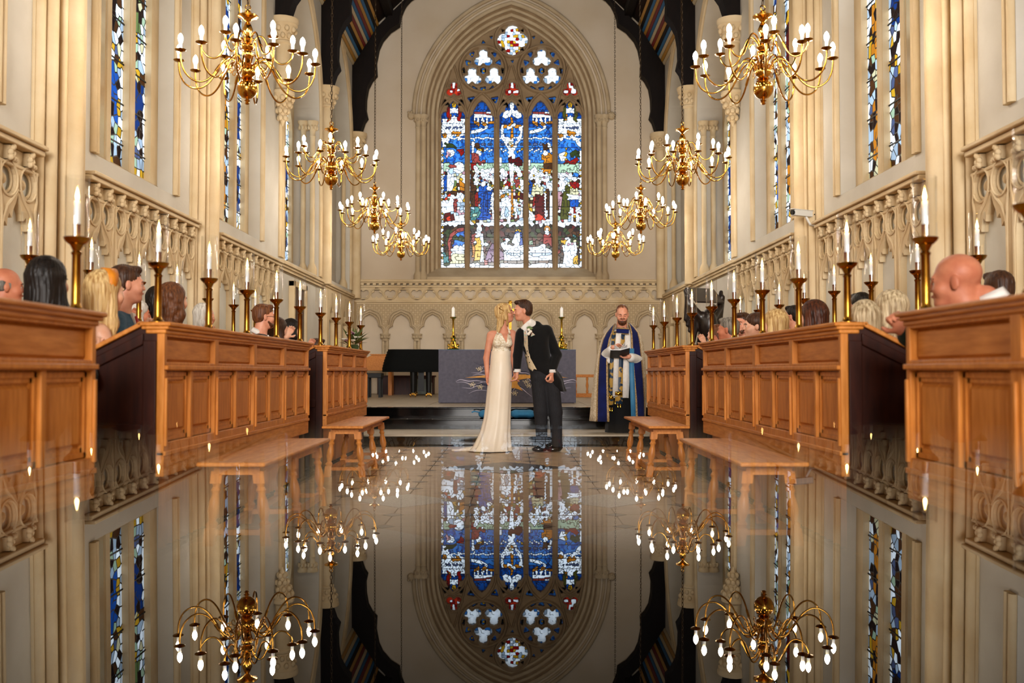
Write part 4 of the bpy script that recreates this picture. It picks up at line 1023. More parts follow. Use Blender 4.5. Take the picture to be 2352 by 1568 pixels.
# ------------------------------------------------------------------ low benches in the aisle
def bench_proto():
    b = empty('bench', (0, 0, 0)); Lh = 1.0
    m = MB(); m.box(-.19, .19, -Lh, Lh, .455, .48); m.build('bench_top', 'oak_side', b, bevel=.009)
    m = MB(); m.box(-.13, .13, -Lh + .13, Lh - .13, .40, .455); m.build('apron', 'oak_side', b)
    for sx in (-1, 1):
        for sy in (-1, 0, 1):
            m = MB(); prof = [(.028, 0), (.03, .10), (.036, .12), (.02, .14), (.03, .17), (.036, .20), (.03, .25), (.02, .29), (.03, .31), (.02, .33), (.032, .36), (.032, .40)]
            m.box(-.03, .03, -.03, .03, 0, .10); m.lathe(prof[1:], 12); m.box(-.032, .032, -.032, .032, .35, .42)
            # splay the leg outward at the foot
            m.v = [(x + sx * (.05 * (1 - z / .42)), y, z) for x, y, z in m.v]
            m.build('turned_leg', 'oak', b, loc=(sx * .115, sy * (Lh - .17), 0), smooth=40)
    m = MB()
    for sx in (-1, 1): m.box(sx * .15 - .02, sx * .15 + .02, -Lh + .2, Lh - .2, .05, .085)
    for sy in (-1, 0, 1): m.box(-.15, .15, sy * (Lh - .17) - .02, sy * (Lh - .17) + .02, .06, .09)
    m.build('stretcher', 'oak_side', b)
    return b
bp = bench_proto(); first = True
for s in (-1, 1):
    for y, lb in ((6.5, 'low oak bench with turned legs before the long %s choir stall'), (10.15, 'low oak bench with turned legs nearest the altar steps, %s side')):
        b = bp if first else copy_tree(bp); first = False
        b.location = (s * 1.50, y, 0); tag(b, lb % side_n[s], 'bench', 'low benches in the aisle')
# ------------------------------------------------------------------ candle stands
def stand_proto():
    r = empty('candle_stand', (0, 0, 0))
    m = MB(); m.lathe([(.048, 0), (.048, .008), (.03, .014), (.022, .03), (.0205, .04), (.0185, .25), (.024, .262), (.016, .272), (.022, .285), (.03, .30)], 16); m.build('column', 'brass_aged', r, smooth=45)
    m = MB(); m.lathe([(.01, .295), (.035, .302), (.05, .316), (.057, .33), (.054, .332), (.045, .322), (.015, .318)], 20); m.build('drip_pan', 'brass_aged', r, smooth=50)
    m = MB(); m.lathe([(.016, .315), (.016, .385), (.018, .39), (.014, .39)], 12); m.build('candle_socket', 'brass', r, smooth=50)
    m = MB(); m.lathe([(.0135, .385), (.0135, .492), (.010, .497), (.004, .492)], 12); c = m.build('candle', 'wax', r, smooth=50)
    m = MB(); m.lathe([(.0, .497), (.007, .505), (.0085, .515), (.006, .530), (.002, .548), (.0, .555)], 8); m.build('flame', 'flame', c, smooth=70)
    m = MB(); m.lathe([(.050, .322), (.050, .602), (.0485, .604)], 28, cap=False); m.build('glass_shade', 'shade_glass', r, smooth=50)
    return r
cs = stand_proto(); first = True
ordw = ['first', 'second', 'third', 'fourth', 'fifth', 'sixth', 'seventh', 'eighth', 'ninth', 'tenth', 'eleventh', 'twelfth']
for s in (-1, 1):
    fy = [(3.53, 0), (4.42, 0)] + [(5.45 + .92 * k, 1) for k in range(5)] + [(10.12 + .91 * k, 2) for k in range(4)]
    for k, (y, bl) in enumerate(fy):
        if s < 0 and k == 0: continue
        c = cs if first else copy_tree(cs); first = False
        c.location = (s * (LS + .04), y, ZR)
        tag(c, 'lit candle in a glass shade on the front %s stall desk, %s from the camera' % (side_n[s], ordw[k]), 'candle', 'candle stands on the stall desks')
    for k in range(9):
        y = 5.3 + .92 * k
        if k == 0 and s < 0: continue
        c = copy_tree(cs); c.location = (s * 2.97, y, ZR + .13)
        tag(c, 'lit candle in a glass shade on the back-row %s desk, %s from the camera' % (side_n[s], ordw[k]), 'candle', 'candle stands on the stall desks')
# ------------------------------------------------------------------ soft-body modelling: smooth unions on a voxel grid -> one continuous mesh
class Soft:
    def __init__(s): s.p = []; s.M = Matrix.Identity(4)
    def at(s, M): s.M = M; return s
    def cap(s, a, b, ra, rb=None, k=.02, cut=False):
        sc = s.M.to_scale().x
        s.p.append(('c', np.array(s.M @ Vector(a)), np.array(s.M @ Vector(b)), ra * sc, (ra if rb is None else rb) * sc, k * sc, cut)); return s
    def ell(s, c, r, k=.02, cut=False, rot=None):
        sc = s.M.to_scale().x; R = s.M.to_3x3().normalized()
        if rot is not None: R = R @ rot
        if not isinstance(r, (tuple, list)): r = (r, r, r)
        s.p.append(('e', np.array(s.M @ Vector(c)), np.array([x * sc for x in r]), np.array(R), 0, k * sc, cut)); return s
    def chain(s, pts, rs, k=.02):
        for i in range(len(pts) - 1): s.cap(pts[i], pts[i + 1], rs[i], rs[i + 1], k)
        return s
    def mesh(s, name, mt, h, post=None, inflate=0.0, smooth=True):
        lo = np.full(3, 1e9); hi = -lo
        bbs = []
        for q in s.p:
            if q[0] == 'c':
                r = max(q[3], q[4]) + q[5] + inflate + 2 * h; a = np.minimum(q[1], q[2]) - r; b = np.maximum(q[1], q[2]) + r
            else:
                e = np.sqrt(((q[3] * q[2][None, :])**2).sum(1)) + q[5] + inflate + 2 * h; a = q[1] - e; b = q[1] + e
            bbs.append((a, b))
            if not q[6]: lo = np.minimum(lo, a); hi = np.maximum(hi, b)
        n = np.ceil((hi - lo) / h).astype(int) + 2
        ax = [lo[i] + h * np.arange(n[i]) for i in range(3)]
        vol = np.full(n, .2, np.float32)
        for q, (a, b) in zip(s.p, bbs):
            i0 = np.clip(((a - lo) / h).astype(int), 0, n); i1 = np.clip(((b - lo) / h).astype(int) + 2, 0, n)
            if (i1 <= i0).any(): continue
            sl = tuple(slice(i0[i], i1[i]) for i in range(3))
            X = ax[0][sl[0]][:, None, None]; Y = ax[1][sl[1]][None, :, None]; Z_ = ax[2][sl[2]][None, None, :]
            if q[0] == 'c':
                ba = q[2] - q[1]; L = float(ba @ ba) + 1e-12
                px, py, pz = X - q[1][0], Y - q[1][1], Z_ - q[1][2]
                t = np.clip((px * ba[0] + py * ba[1] + pz * ba[2]) / L, 0, 1)
                d = np.sqrt((px - t * ba[0])**2 + (py - t * ba[1])**2 + (pz - t * ba[2])**2) - (q[3] + (q[4] - q[3]) * t)
            else:
                R = q[3]; px, py, pz = X - q[1][0], Y - q[1][1], Z_ - q[1][2]
                l = [R[0, i] * px + R[1, i] * py + R[2, i] * pz for i in range(3)]
                k0 = np.sqrt(sum((l[i] / q[2][i])**2 for i in range(3))) + 1e-9
                k1 = np.sqrt(sum((l[i] / q[2][i]**2)**2 for i in range(3))) + 1e-9
                d = k0 * (k0 - 1) / k1
            v = vol[sl]; k = max(q[5], 1e-5)
            if q[6]:
                d = -d; hh = np.clip(.5 - .5 * (v - d) / k, 0, 1); vol[sl] = v * (1 - hh) + d * hh + k * hh * (1 - hh)
            else:
                d = d - inflate; hh = np.clip(.5 + .5 * (v - d) / k, 0, 1); vol[sl] = v * (1 - hh) + d * hh - k * hh * (1 - hh)
        if post is not None:
            vol = post(ax[0][:, None, None], ax[1][None, :, None], ax[2][None, None, :], vol)
        vol[0] = vol[-1] = .2; vol[:, 0] = vol[:, -1] = .2; vol[:, :, 0] = vol[:, :, -1] = .2
        vs, fs = nets(vol, lo, h)
        me = bpy.data.meshes.new(name); me.vertices.add(len(vs)); me.vertices.foreach_set('co', vs.astype(np.float32).ravel())
        me.loops.add(fs.size); me.loops.foreach_set('vertex_index', fs.astype(np.int32).ravel())
        me.polygons.add(len(fs)); me.polygons.foreach_set('loop_start', np.arange(0, fs.size, 4, dtype=np.int32))
        me.polygons.foreach_set('loop_total', np.full(len(fs), 4, np.int32))
        me.materials.append(MATS[mt]); me.update(calc_edges=True); me.validate()
        me.polygons.foreach_set('use_smooth', np.ones(len(me.polygons), bool))
        return me
def nets(v, o, h):
    s = v < 0; nx, ny, nz = v.shape
    c = np.zeros((nx - 1, ny - 1, nz - 1), np.uint8)
    for a in (0, 1):
        for b in (0, 1):
            for d in (0, 1): c += s[a:nx - 1 + a, b:ny - 1 + b, d:nz - 1 + d]
    mx = (c > 0) & (c < 8); idx = np.full(c.shape, -1, np.int64); I, J, K = np.nonzero(mx); idx[mx] = np.arange(len(I))
    acc = np.zeros((len(I), 3)); cnt = np.zeros(len(I))
    co = [(a, b, d) for a in (0, 1) for b in (0, 1) for d in (0, 1)]
    for p in co:
        for ax in range(3):
            if p[ax] == 1: continue
            q = list(p); q[ax] = 1
            va = v[I + p[0], J + p[1], K + p[2]]; vb = v[I + q[0], J + q[1], K + q[2]]
            m = (va < 0) != (vb < 0)
            t = np.where(m, va / np.where(m, va - vb, 1), 0)
            for i in range(3): acc[:, i] += np.where(m, p[i] + (t if i == ax else 0), 0)
            cnt += m
    vs = o + h * (np.stack([I, J, K], 1) + acc / cnt[:, None])
    F_ = []
    for ax in range(3):
        sh = [nx, ny, nz]
        A = s[:-1] if ax == 0 else (s[:, :-1] if ax == 1 else s[:, :, :-1]); B = s[1:] if ax == 0 else (s[:, 1:] if ax == 1 else s[:, :, 1:])
        e = A != B
        i, j, k = np.nonzero(e)
        b, d = [q for q in range(3) if q != ax]
        P = [i, j, k]
        ok = (P[b] > 0) & (P[d] > 0) & (P[b] < sh[b] - 1) & (P[d] < sh[d] - 1)
        P = [q[ok] for q in P]; flip = A[P[0], P[1], P[2]]
        def cell(db, dd):
            q = [x.copy() for x in P]; q[b] -= db; q[d] -= dd; return idx[q[0], q[1], q[2]]
        quad = np.stack([cell(1, 1), cell(0, 1), cell(0, 0), cell(1, 0)], 1)
        fl = flip if ax != 1 else ~flip
        quad[~fl] = quad[~fl][:, ::-1]
        F_.append(quad)
    return vs, np.concatenate(F_)
# ------------------------------------------------------------------ people materials
mat('skin_a', 'e0a184', 'd08a6c', .45, scale=18, spec=.4); mat('skin_b', 'e8b496', 'dca080', .45, scale=18, spec=.4); mat('skin_c', 'c9805f', 'b4684c', .5, scale=14, spec=.35)
mat('skin_d', 'd8987a', 'cb8468', .55, scale=16, spec=.3)
def hairmat(n, a, b): mat(n, a, b, .48, scale=60, stretch=(1, 1, .06), bump=.5, contrast=(.35, .65), spec=.3)
hairmat('hair_black', '0c0908', '1c130e'); hairmat('hair_brown', '2e1a10', '4c2e1a'); hairmat('hair_chestnut', '4a2a18', '7a4a2a'); hairmat('hair_blonde', 'a0743e', 'e4c488'); hairmat('hair_ash', '8c7452', 'dcc8a2')
hairmat('hair_white', 'b8b2a8', 'e6e2da'); hairmat('hair_grey', '4c463e', '8c857a'); hairmat('hair_auburn', '24110c', '5a2e18'); hairmat('beard_brown', '3a2012', '64381c')
mat('eye', '14100e', None, .1); mat('eye_white', 'd8d4cc', None, .2); mat('lip', 'b4655a', None, .4)
mat('cloth_black', '070708', '0b0b0c', .85, scale=30, spec=.2, sheen=.1); mat('cloth_navy', '12182a', '1a2036', .85, scale=30, spec=.2); mat('cloth_green', '10201c', '182a24', .8, scale=20, spec=.3)
mat('cloth_blue', '4a6f8c', '3d607c', .8, scale=50, spec=.3); mat('cloth_white', 'ece8e2', 'dedad4', .8, scale=30); mat('cloth_red', 'c41a12', 'a01410', .6, scale=40); mat('cloth_cream', 'd8c4a2', 'c8b28c', .7, scale=40)
mat('cloth_pink', 'b8588c', 'eccbd8', .8, scale=70, detail=1, contrast=(.45, .55)); mat('cloth_orange', 'e08a10', 'c87208', .6, scale=20); mat('cloth_grey', '2c2c2f', '1c1c1f', .85, scale=60, stretch=(6, 6, .3), spec=.2)
mat('satin', 'f3e7d3', 'ecdcc4', .40, scale=3, spec=.4, sheen=.1); mat('lace', 'f1e8d6', 'd2bf9c', .6, scale=60, detail=2, bump=.4, contrast=(.42, .6))
mat('velvet_blue', '0c1a58', '081040', .8, scale=8, sheen=.1, spec=.2); mat('brocade_cream', 'dccdb4', 'c2ae8e', .6, scale=45, detail=2, contrast=(.44, .56), bump=.2); mat('lining_blue', '3f83ac', '3474a0', .6, scale=8)
mat('stole', '14304a', 'b08a3e', .55, scale=14, detail=1, contrast=(.47, .53)); mat('gold_trim', 'b89a68', '7a5c30', .6, scale=90, detail=1, contrast=(.45, .55)); mat('shoe_black', '060606', None, .12)
mat('paper', 'eeeef0', None, .7); mat('leather_dark', '1c1a16', None, .5); mat('silver', 'c8c8c8', None, .2, 1.0); mat('tie_floral', 'd8a890', '8fae9a', .6, scale=90, detail=1, contrast=(.45, .55))
# ------------------------------------------------------------------ heads and hands
def head_prims(S, M, female=False, wide=1.0, neck=True, jaw=1.0):
    S.at(M); w = wide
    S.ell((0, -.012, .042), (.077 * w, .098, .086), .01)
    S.ell((0, .022, -.025), (.064 * w, .074, .088), .03)
    S.ell((0, .050 if female else .057, -.083 if female else -.088), ((.034 if female else .044) * w * jaw, .038, .030), .03)
    S.cap((-.034, .083, .022), (.034, .083, .022), .010 if female else .013, None, .025)
    for e in (-1, 1):
        S.ell((e * .042 * w, .062, -.028), (.026 * w, .028, .028), .025)
        S.ell((e * .033, .103, .002), (.019, .016, .012), .012, cut=True)
        S.ell((e * .079 * w, -.008, -.006), (.010, .020, .034), .006, rot=Matrix.Rotation(e * .35, 3, 'Z'))
    S.cap((0, .092, .012), (0, .108 if not female else .104, -.020), .008, .0115, .012)
    for e in (-1, 1): S.ell((e * .011, .103, -.024), (.009, .009, .007), .006)
    S.cap((-.017, .091, -.049), (.017, .091, -.049), .006, None, .008); S.cap((-.014, .090, -.059), (.014, .090, -.059), .0065, None, .008)
    S.cap((-.028, .112, -.054), (.028, .112, -.054), .013, None, .004, cut=False) if False else None
    if neck: S.cap((0, -.022, -.06), (0, -.05, -.20), .052 if female else .060, .056 if female else .068, .03)
    return S
def face_parts(M, parent, brow='hair_brown', smile=False, lips=True, closed=False):
    for e in (-1, 1):
        if closed:
            m = MB(lambda x, y, z: M @ Vector((x, y, z))); m.ball((e * .033, .081, .002), (.014, .013, .0105), 10, 7); m.build('eyelid', closed, parent, smooth=70)
            m = MB(lambda x, y, z: M @ Vector((x, y, z))); m.tube([(e * .020, .092, -.005), (e * .033, .0955, -.008), (e * .046, .088, -.005)], .0016, 5); m.build('eyelashes', 'eye', parent, smooth=60)
            m = MB(lambda x, y, z: M @ Vector((x, y, z))); m.tube([(e * .016, .097, .021), (e * .034, .096, .027), (e * .052, .083, .021)], [.004, .0048, .003], 6); m.build('eyebrow', brow, parent, smooth=60)
            continue
        m = MB(lambda x, y, z: M @ Vector((x, y, z))); m.ball((e * .033, .080, .001), (.0125, .0115, .0095), 10, 7); eb = m.build('eye', 'eye_white', parent, smooth=70)
        m = MB(lambda x, y, z: M @ Vector((x, y, z))); m.ball((e * .033, .0885, .001), (.0058, .0042, .0058), 8, 6); m.build('iris', 'eye', eb, smooth=70)
        m = MB(lambda x, y, z: M @ Vector((x, y, z))); m.tube([(e * .016, .097, .021), (e * .034, .096, .027), (e * .052, .083, .021)], [.004, .0048, .003], 6); m.build('eyebrow', brow, parent, smooth=60)
    if lips:
        m = MB(lambda x, y, z: M @ Vector((x, y, z))); d = .006 if smile else 0
        m.tube([(-.022, .088, -.053 + d), (-.010, .0985, -.052), (0, .1005, -.053), (.010, .0985, -.052), (.022, .088, -.053 + d)], [.003, .0062, .0068, .0062, .003], 6); m.build('lips', 'lip', parent, smooth=60)
def strands(M, amp=.003, n=34):
    Mi = np.array(M.inverted())
    def post(X, Y, Z_, vol):
        x = Mi[0, 0] * X + Mi[0, 1] * Y + Mi[0, 2] * Z_ + Mi[0, 3]; y = Mi[1, 0] * X + Mi[1, 1] * Y + Mi[1, 2] * Z_ + Mi[1, 3]; z = Mi[2, 0] * X + Mi[2, 1] * Y + Mi[2, 2] * Z_ + Mi[2, 3]
        a = np.arctan2(x, -(y + .01))
        return (vol + amp * np.sin(a * n + 2.0 * np.sin(z * 24)) * .6 + amp * .5 * np.sin(a * n * 2.3 + z * 30)).astype(np.float32)
    return post
def hair(style, M, parent, mt, h=.005, name='hair'):
    S = Soft(); S.at(M); wav = strands(M)
    if style == 'short':
        S.ell((0, -.022, .052), (.085, .104, .088), .01).ell((0, -.05, .0), (.080, .070, .075), .02)
        S.ell((0, .055, .105), (.055, .04, .028), .02)
        S.ell((0, .105, -.03), (.10, .085, .088), .008, cut=True); S.ell((0, -.02, -.13), (.15, .16, .075), .01, cut=True)
        for e in (-1, 1): S.ell((e * .085, .015, -.03), (.03, .045, .045), .008, cut=True)
    elif style == 'crop':
        S.ell((0, -.020, .046), (.0805, .1005, .086), .01).ell((0, -.05, .0), (.076, .065, .07), .02)
        S.ell((0, .10, -.01), (.10, .085, .092), .008, cut=True); S.ell((0, -.02, -.12), (.15, .16, .075), .01, cut=True)
        for e in (-1, 1): S.ell((e * .085, .02, -.03), (.03, .045, .05), .008, cut=True)
    elif style == 'fringe':     # bald crown, hair round the sides and back
        S.ell((0, -.028, .012), (.084, .098, .062), .01); S.ell((0, .02, .085), (.085, .115, .065), .01, cut=True); S.ell((0, .09, .0), (.10, .085, .10), .008, cut=True); S.ell((0, -.02, -.11), (.15, .16, .075), .01, cut=True)
    elif style in ('long', 'verylong', 'bob', 'curly', 'updo'):
        S.ell((0, -.020, .050), (.090, .108, .092), .01)
        if style == 'updo': S.ell((0, -.06, -.01), (.075, .06, .07), .03); S.ell((0, -.11, .02), (.05, .045, .05), .02)
        else:
            bt = {'long': -.26, 'verylong': -.34, 'bob': -.17, 'curly': -.20}[style]
            for e in (-1, 1):
                S.cap((e * .055, -.01, .02), (e * .078, -.005, bt * .55), .042, .036, .03); S.cap((e * .078, -.005, bt * .55), (e * .072, -.015, bt), .036, .022, .03)
                S.cap((e * .035, -.06, .02), (e * .05, -.075, bt), .055, .035, .03)
            S.cap((0, -.065, .02), (0, -.085, bt), .06, .04, .03)
            if style == 'curly':
                for k in range(26):
                    a = k * 2.4; z = .05 - k * .010; S.ell((.085 * math.sin(a), -.03 - .065 * abs(math.cos(a)), z), .034, .012)
        S.ell((0, .118, -.035), (.062, .085, .105), .012, cut=True); S.ell((0, .15, .02), (.07, .08, .06), .02, cut=True); S.ell((0, .03, -.14), (.045, .08, .09), .02, cut=True)
    me = S.mesh(name, mt, h, wav); return link(name, me, parent)
def hand(S, w, d, n, side=1, curl=.3, spread=.12, sc=1.0, thumb=1.0):
    """hand from wrist w: d along the fingers, n palm normal; side: +1 thumb towards d x n"""
    w = Vector(w); d = Vector(d).normalized(); n = Vector(n); n = (n - d * n.dot(d)).normalized(); t = d.cross(n) * side
    S.at(Matrix.Identity(4)); L = .085 * sc
    for q in (-.027, -.009, .009, .027): S.cap(w + d * .01, w + d * L + t * q * sc, .017 * sc, .0115 * sc, .012)
    for i, (q, l) in enumerate(((.028, .070), (.0095, .078), (-.0095, .072), (-.027, .056))):
        b = w + d * L + t * q * sc; dd = (d + t * q * spread * 12).normalized(); c1 = curl
        p1 = b + (dd * math.cos(c1) + n * math.sin(c1)) * l * .45 * sc; c2 = curl * 2.1; p2 = p1 + (dd * math.cos(c2) + n * math.sin(c2)) * l * .32 * sc; c3 = curl * 3.0; p3 = p2 + (dd * math.cos(c3) + n * math.sin(c3)) * l * .25 * sc
        S.chain([b, p1, p2, p3], [.0098 * sc, .009 * sc, .0082 * sc, .007 * sc], .005)
    b = w + d * .025 * sc + t * .024 * sc; p1 = b + (d * .6 + t * .8 * thumb + n * .25).normalized() * .045 * sc; p2 = p1 + (d * .85 + t * .35 * thumb + n * .35).normalized() * .034 * sc
    S.chain([b, p1, p2], [.014 * sc, .0105 * sc, .008 * sc], .01)
    return S
def HM(pos, th, pitch=0, roll=0, sc=1.0):
    """head matrix: facing heading th (clockwise from +y), pitch>0 looks up"""
    return Matrix.Translation(pos) @ Matrix.Rotation(-th, 4, 'Z') @ Matrix.Rotation(pitch, 4, 'X') @ Matrix.Rotation(roll, 4, 'Y') @ Matrix.Scale(sc, 4)
# ------------------------------------------------------------------ seated wedding guests
def guest(px, py, lat, th, label, style='short', hm='hair_brown', skin='skin_a', cloth='cloth_black', female=False, wide=1.0, pitch=0.0, roll=0.0, body_th=None, hands=None, beard=None, collar=False, tie=None, bare=False, h=.0065, sc=1.0, extra=None, brow='hair_brown', smile=False, glasses=False, drop=.75, lean=0.0, curl=None):
    d = CR @ Vector(((px - 1176) / F, -(py - 784) / F, -1)); y = (lat - CAM.x) / (d.x / d.y)
    P = CAM + d * (y / d.y)
    t = math.radians(th); bt = math.radians(body_th if body_th is not None else (75 if lat < 0 else -75))
    root = empty('person', (P.x, P.y, P.z - drop), 0, label, 'person', 'wedding guests in the stalls'); base = Vector((P.x, P.y, P.z - drop))
    M = HM(P - base, t, pitch, roll, sc)
    B = Matrix.Rotation(-bt, 4, 'Z') @ Matrix.Translation((0, -lean, 0))
    f = .92 if female else 1.0
    S = Soft(); head_prims(S, M, female, wide)
    def torso(S):
        S.at(B)
        S.ell((0, -.03, .06), (.165 * f * wide, .13 * wide, .12), .05); S.ell((0, -.04, .26), (.145 * f * wide, .105 * wide, .20), .06); S.ell((0, -.045, .42), (.165 * f * wide, .105 * wide, .14), .06)
        S.cap((-.155 * f * wide, -.05, .50), (.155 * f * wide, -.05, .50), .062 * f, None, .05); S.cap((0, -.05, .50), (0, -.04, .60), .066 * f, .055, .04)
        if female:
            for e in (-1, 1): S.ell((e * .07, .06, .38), .062, .03)
    torso(S)
    sh = [Vector((e * .185 * f * wide, -.05, .49)) for e in (-1, 1)]
    el = [Vector((e * .25 * f, .06, .24)) for e in (-1, 1)]; wr = [Vector((e * .05, .27, .34)) for e in (-1, 1)]
    if hands:
        hw = B.inverted() @ (Vector(hands) - base); wr = [hw + Vector((e * .035, -.05, -.06)) for e in (-1, 1)]
        el = [Vector((e * .24 * f, .05, .22)) * .6 + (hw + Vector((e * .17, -.2, -.16))) * .4 for e in (-1, 1)]
    S.at(B)
    for i in (0, 1): S.cap(sh[i], el[i], .05 * f, .042 * f, .03); S.cap(el[i], wr[i], .042 * f, .028, .02)
    for e in (-1, 1): S.cap((e * .09, 0, .05), (e * .10, .22, .04), .078, .062, .04); S.cap((e * .10, .22, .04), (e * .10, .20, -.36), .058, .04, .03)
    for i, e in enumerate((-1, 1)):
        w = B @ wr[i]; dd = B.to_3x3() @ Vector((-e * .25, .45, .75)); nn = B.to_3x3() @ Vector((-e, 0, .1)); hand(S, w, dd, nn, side=-e, curl=curl or (.18 if i else .3))
    link('body', S.mesh('body', skin, h), root)
    # clothes follow the body
    C = Soft(); torso(C); C.at(B)
    if not bare:
        for i in (0, 1): C.cap(sh[i], el[i], .054 * f, .047 * f, .03); C.cap(el[i], wr[i] + (el[i] - wr[i]) * (.10 if not female else .8), .047 * f, .04, .02)
    for e in (-1, 1): C.cap((e * .09, 0, .05), (e * .10, .21, .04), .080, .068, .04); C.cap((e * .10, .21, .04), (e * .10, .195, -.30), .066, .056, .03)
    ztop = .44 if bare else (.535 if female else .575)
    def trim(X, Y, Z_, vol): return np.maximum(vol, Z_ - ztop - .0 * X).astype(np.float32)
    link('dress' if female else 'jacket', C.mesh('garment', cloth, .008, trim, inflate=.012), root)
    if collar:
        m = MB(lambda x, y, z: B @ Vector((x, y, z)))
        n = 20; V = []
        for k in range(n + 1):
            a = -2.7 + 5.4 * k / n; V.append((.072 * math.sin(a), -.048 + .075 * math.cos(a), .615 - .035 * math.cos(a)))
        for k in range(n + 1):
            a = -2.7 + 5.4 * k / n; V.append((.098 * math.sin(a), -.045 + .11 * math.cos(a), .555 - .055 * math.cos(a)))
        m.add(V, [(k, k + 1, n + 2 + k, n + 1 + k) for k in range(n)]); o = m.build('shirt_collar', 'cloth_white', root, smooth=50)
        o.modifiers.new('s', 'SOLIDIFY').thickness = .006
        m = MB(lambda x, y, z: B @ Vector((x, y, z))); m.frustum([(-.05, .03, .56), (.05, .03, .56), (.03, .105, .30), (-.03, .105, .30)], [(-.05, .045, .565), (.05, .045, .565), (.03, .12, .305), (-.03, .12, .305)]); m.build('shirt_front', 'cloth_white', root)
        if tie:
            m = MB(lambda x, y, z: B @ Vector((x, y, z))); m.frustum([(-.02, .052, .54), (.02, .052, .54), (.034, .118, .30), (-.034, .118, .30)], [(-.018, .066, .548), (.018, .066, .548), (.03, .132, .305), (-.03, .132, .305)]); m.build('necktie', tie, root, bevel=.004)
    if style: hair(style, M, root, hm, .0055 if h < .007 else .007)
    face_parts(M, root, brow, smile)
    if beard:
        q = Soft(); q.at(M); q.ell((0, .05, -.08), (.050 * wide, .046, .040), .02); q.cap((-.055, .03, -.05), (-.035, .07, -.085), .014, None, .02); q.cap((.055, .03, -.05), (.035, .07, -.085), .014, None, .02); q.cap((-.025, .092, -.036), (.025, .092, -.036), .007, None, .01); q.ell((0, .098, -.054), (.020, .02, .009), .006, cut=True); q.ell((0, .03, -.02), (.052, .062, .062), .01, cut=True)
        link('beard', q.mesh('beard', beard, .0055, strands(M, .002)), root)
    if glasses:
        m = MB(lambda x, y, z: M @ Vector((x, y, z)))
        for e in (-1, 1): m.tube([(e * .033 + .022 * math.cos(a), .108, .0 + .018 * math.sin(a)) for a in [2 * PI * k / 14 for k in range(14)]], .002, 5, closed=True); m.tube([(e * .054, .105, .004), (e * .08, .03, .006), (e * .082, -.01, .0)], .002, 5)
        m.tube([(-.011, .109, .003), (.011, .109, .003)], .002, 5); m.build('glasses', 'black_paint', root)
    if extra: extra(root, M, B)
    return root
def headband(root, M, B):
    m = MB(lambda x, y, z: M @ Vector((x, y, z))); n = 22; V = []; 
    for dy in (-.028, .028):
        for k in range(n + 1):
            a = -1.9 + 3.8 * k / n; V.append((.098 * math.sin(a), .012 + dy * (.6 + .7 * math.cos(a / 1.3)) - .02 * (1 - math.cos(a)), .045 + .105 * math.cos(a)))
    m.add(V, [(k, k + 1, n + 2 + k, n + 1 + k) for k in range(n)]); o = m.build('headband', 'cloth_orange', root, smooth=70); s = o.modifiers.new('s', 'SOLIDIFY'); s.thickness = .012
    for e in (-1, 1):
        m = MB(lambda x, y, z: M @ Vector((x, y, z))); m.lathe([(.0, -.115), (.010, -.105), (.010, -.085), (.0, -.075)], 10, (e * .092, .0, 0)); m.tube([(e * .09, 0, -.04), (e * .092, 0, -.078)], .0015, 5); m.build('earring', 'black_paint', root)
def watch(root, M, B): pass
# left side (facing the aisle, heads turned to the couple)
guest(14, 660, -3.35, 55, 'balding grey-haired man at the left edge of the photo, ruddy face', 'fringe', 'hair_grey', 'skin_c', 'cloth_black', h=.008)
guest(112, 648, -2.42, 12, 'woman with long straight near-black hair seated behind the nearest left stall', 'long', 'hair_black', 'skin_b', 'cloth_black', True, body_th=30)
guest(243, 672, -2.38, 38, 'blonde woman wearing an orange headband and dark drop earrings', 'verylong', 'hair_blonde', 'skin_b', 'cloth_black', True, body_th=60, bare=True, extra=headband, brow='hair_blonde')
guest(292, 655, -2.52, 58, 'dark-haired man in a blue suit, white shirt and red tie', 'short', 'hair_brown', 'skin_a', 'cloth_blue', body_th=80, collar=True, tie='cloth_red')
guest(398, 690, -2.50, 30, 'woman with wavy brown shoulder-length hair behind the long left stall', 'curly', 'hair_chestnut', 'skin_b', 'cloth_black', True, body_th=50, hands=at(345, 752, 6.9))
guest(366, 690, -3.3, 40, 'dark-haired guest half hidden behind the woman with wavy brown hair', 'bob', 'hair_black', 'skin_b', 'cloth_navy', True, h=.009)
guest(318, 722, -3.42, 60, 'white-haired guest low in the back row behind the man in blue', 'bob', 'hair_white', 'skin_c', 'cloth_grey', True, h=.009, hands=at(312, 724, 8.4))
guest(470, 724, -3.35, 95, 'white-haired older guest applauding in the left back row', 'bob', 'hair_white', 'skin_a', 'cloth_black', True, h=.009, hands=at(483, 742, 10.4), brow='hair_white')
guest(607, 728, -2.50, 62, 'brown-haired bearded man wearing glasses in the left stalls', 'short', 'hair_chestnut', 'skin_a', 'cloth_black', collar=True, beard='beard_brown', glasses=True, h=.007)
guest(640, 757, -2.50, 50, 'brunette woman beside the bearded man with glasses', 'long', 'hair_brown', 'skin_b', 'cloth_black', True, h=.009)
guest(672, 757, -2.62, 60, 'dark-haired guest with clapping hands at the far end of the long left stall', 'bob', 'hair_black', 'skin_b', 'cloth_black', True, h=.008, hands=at(668, 762, 10.9))
guest(730, 800, -2.55, 70, 'guest low at the far left stalls whose clapping hands show in the gap', 'short', 'hair_brown', 'skin_a', 'cloth_black', h=.009, hands=at(716, 790, 11.9))
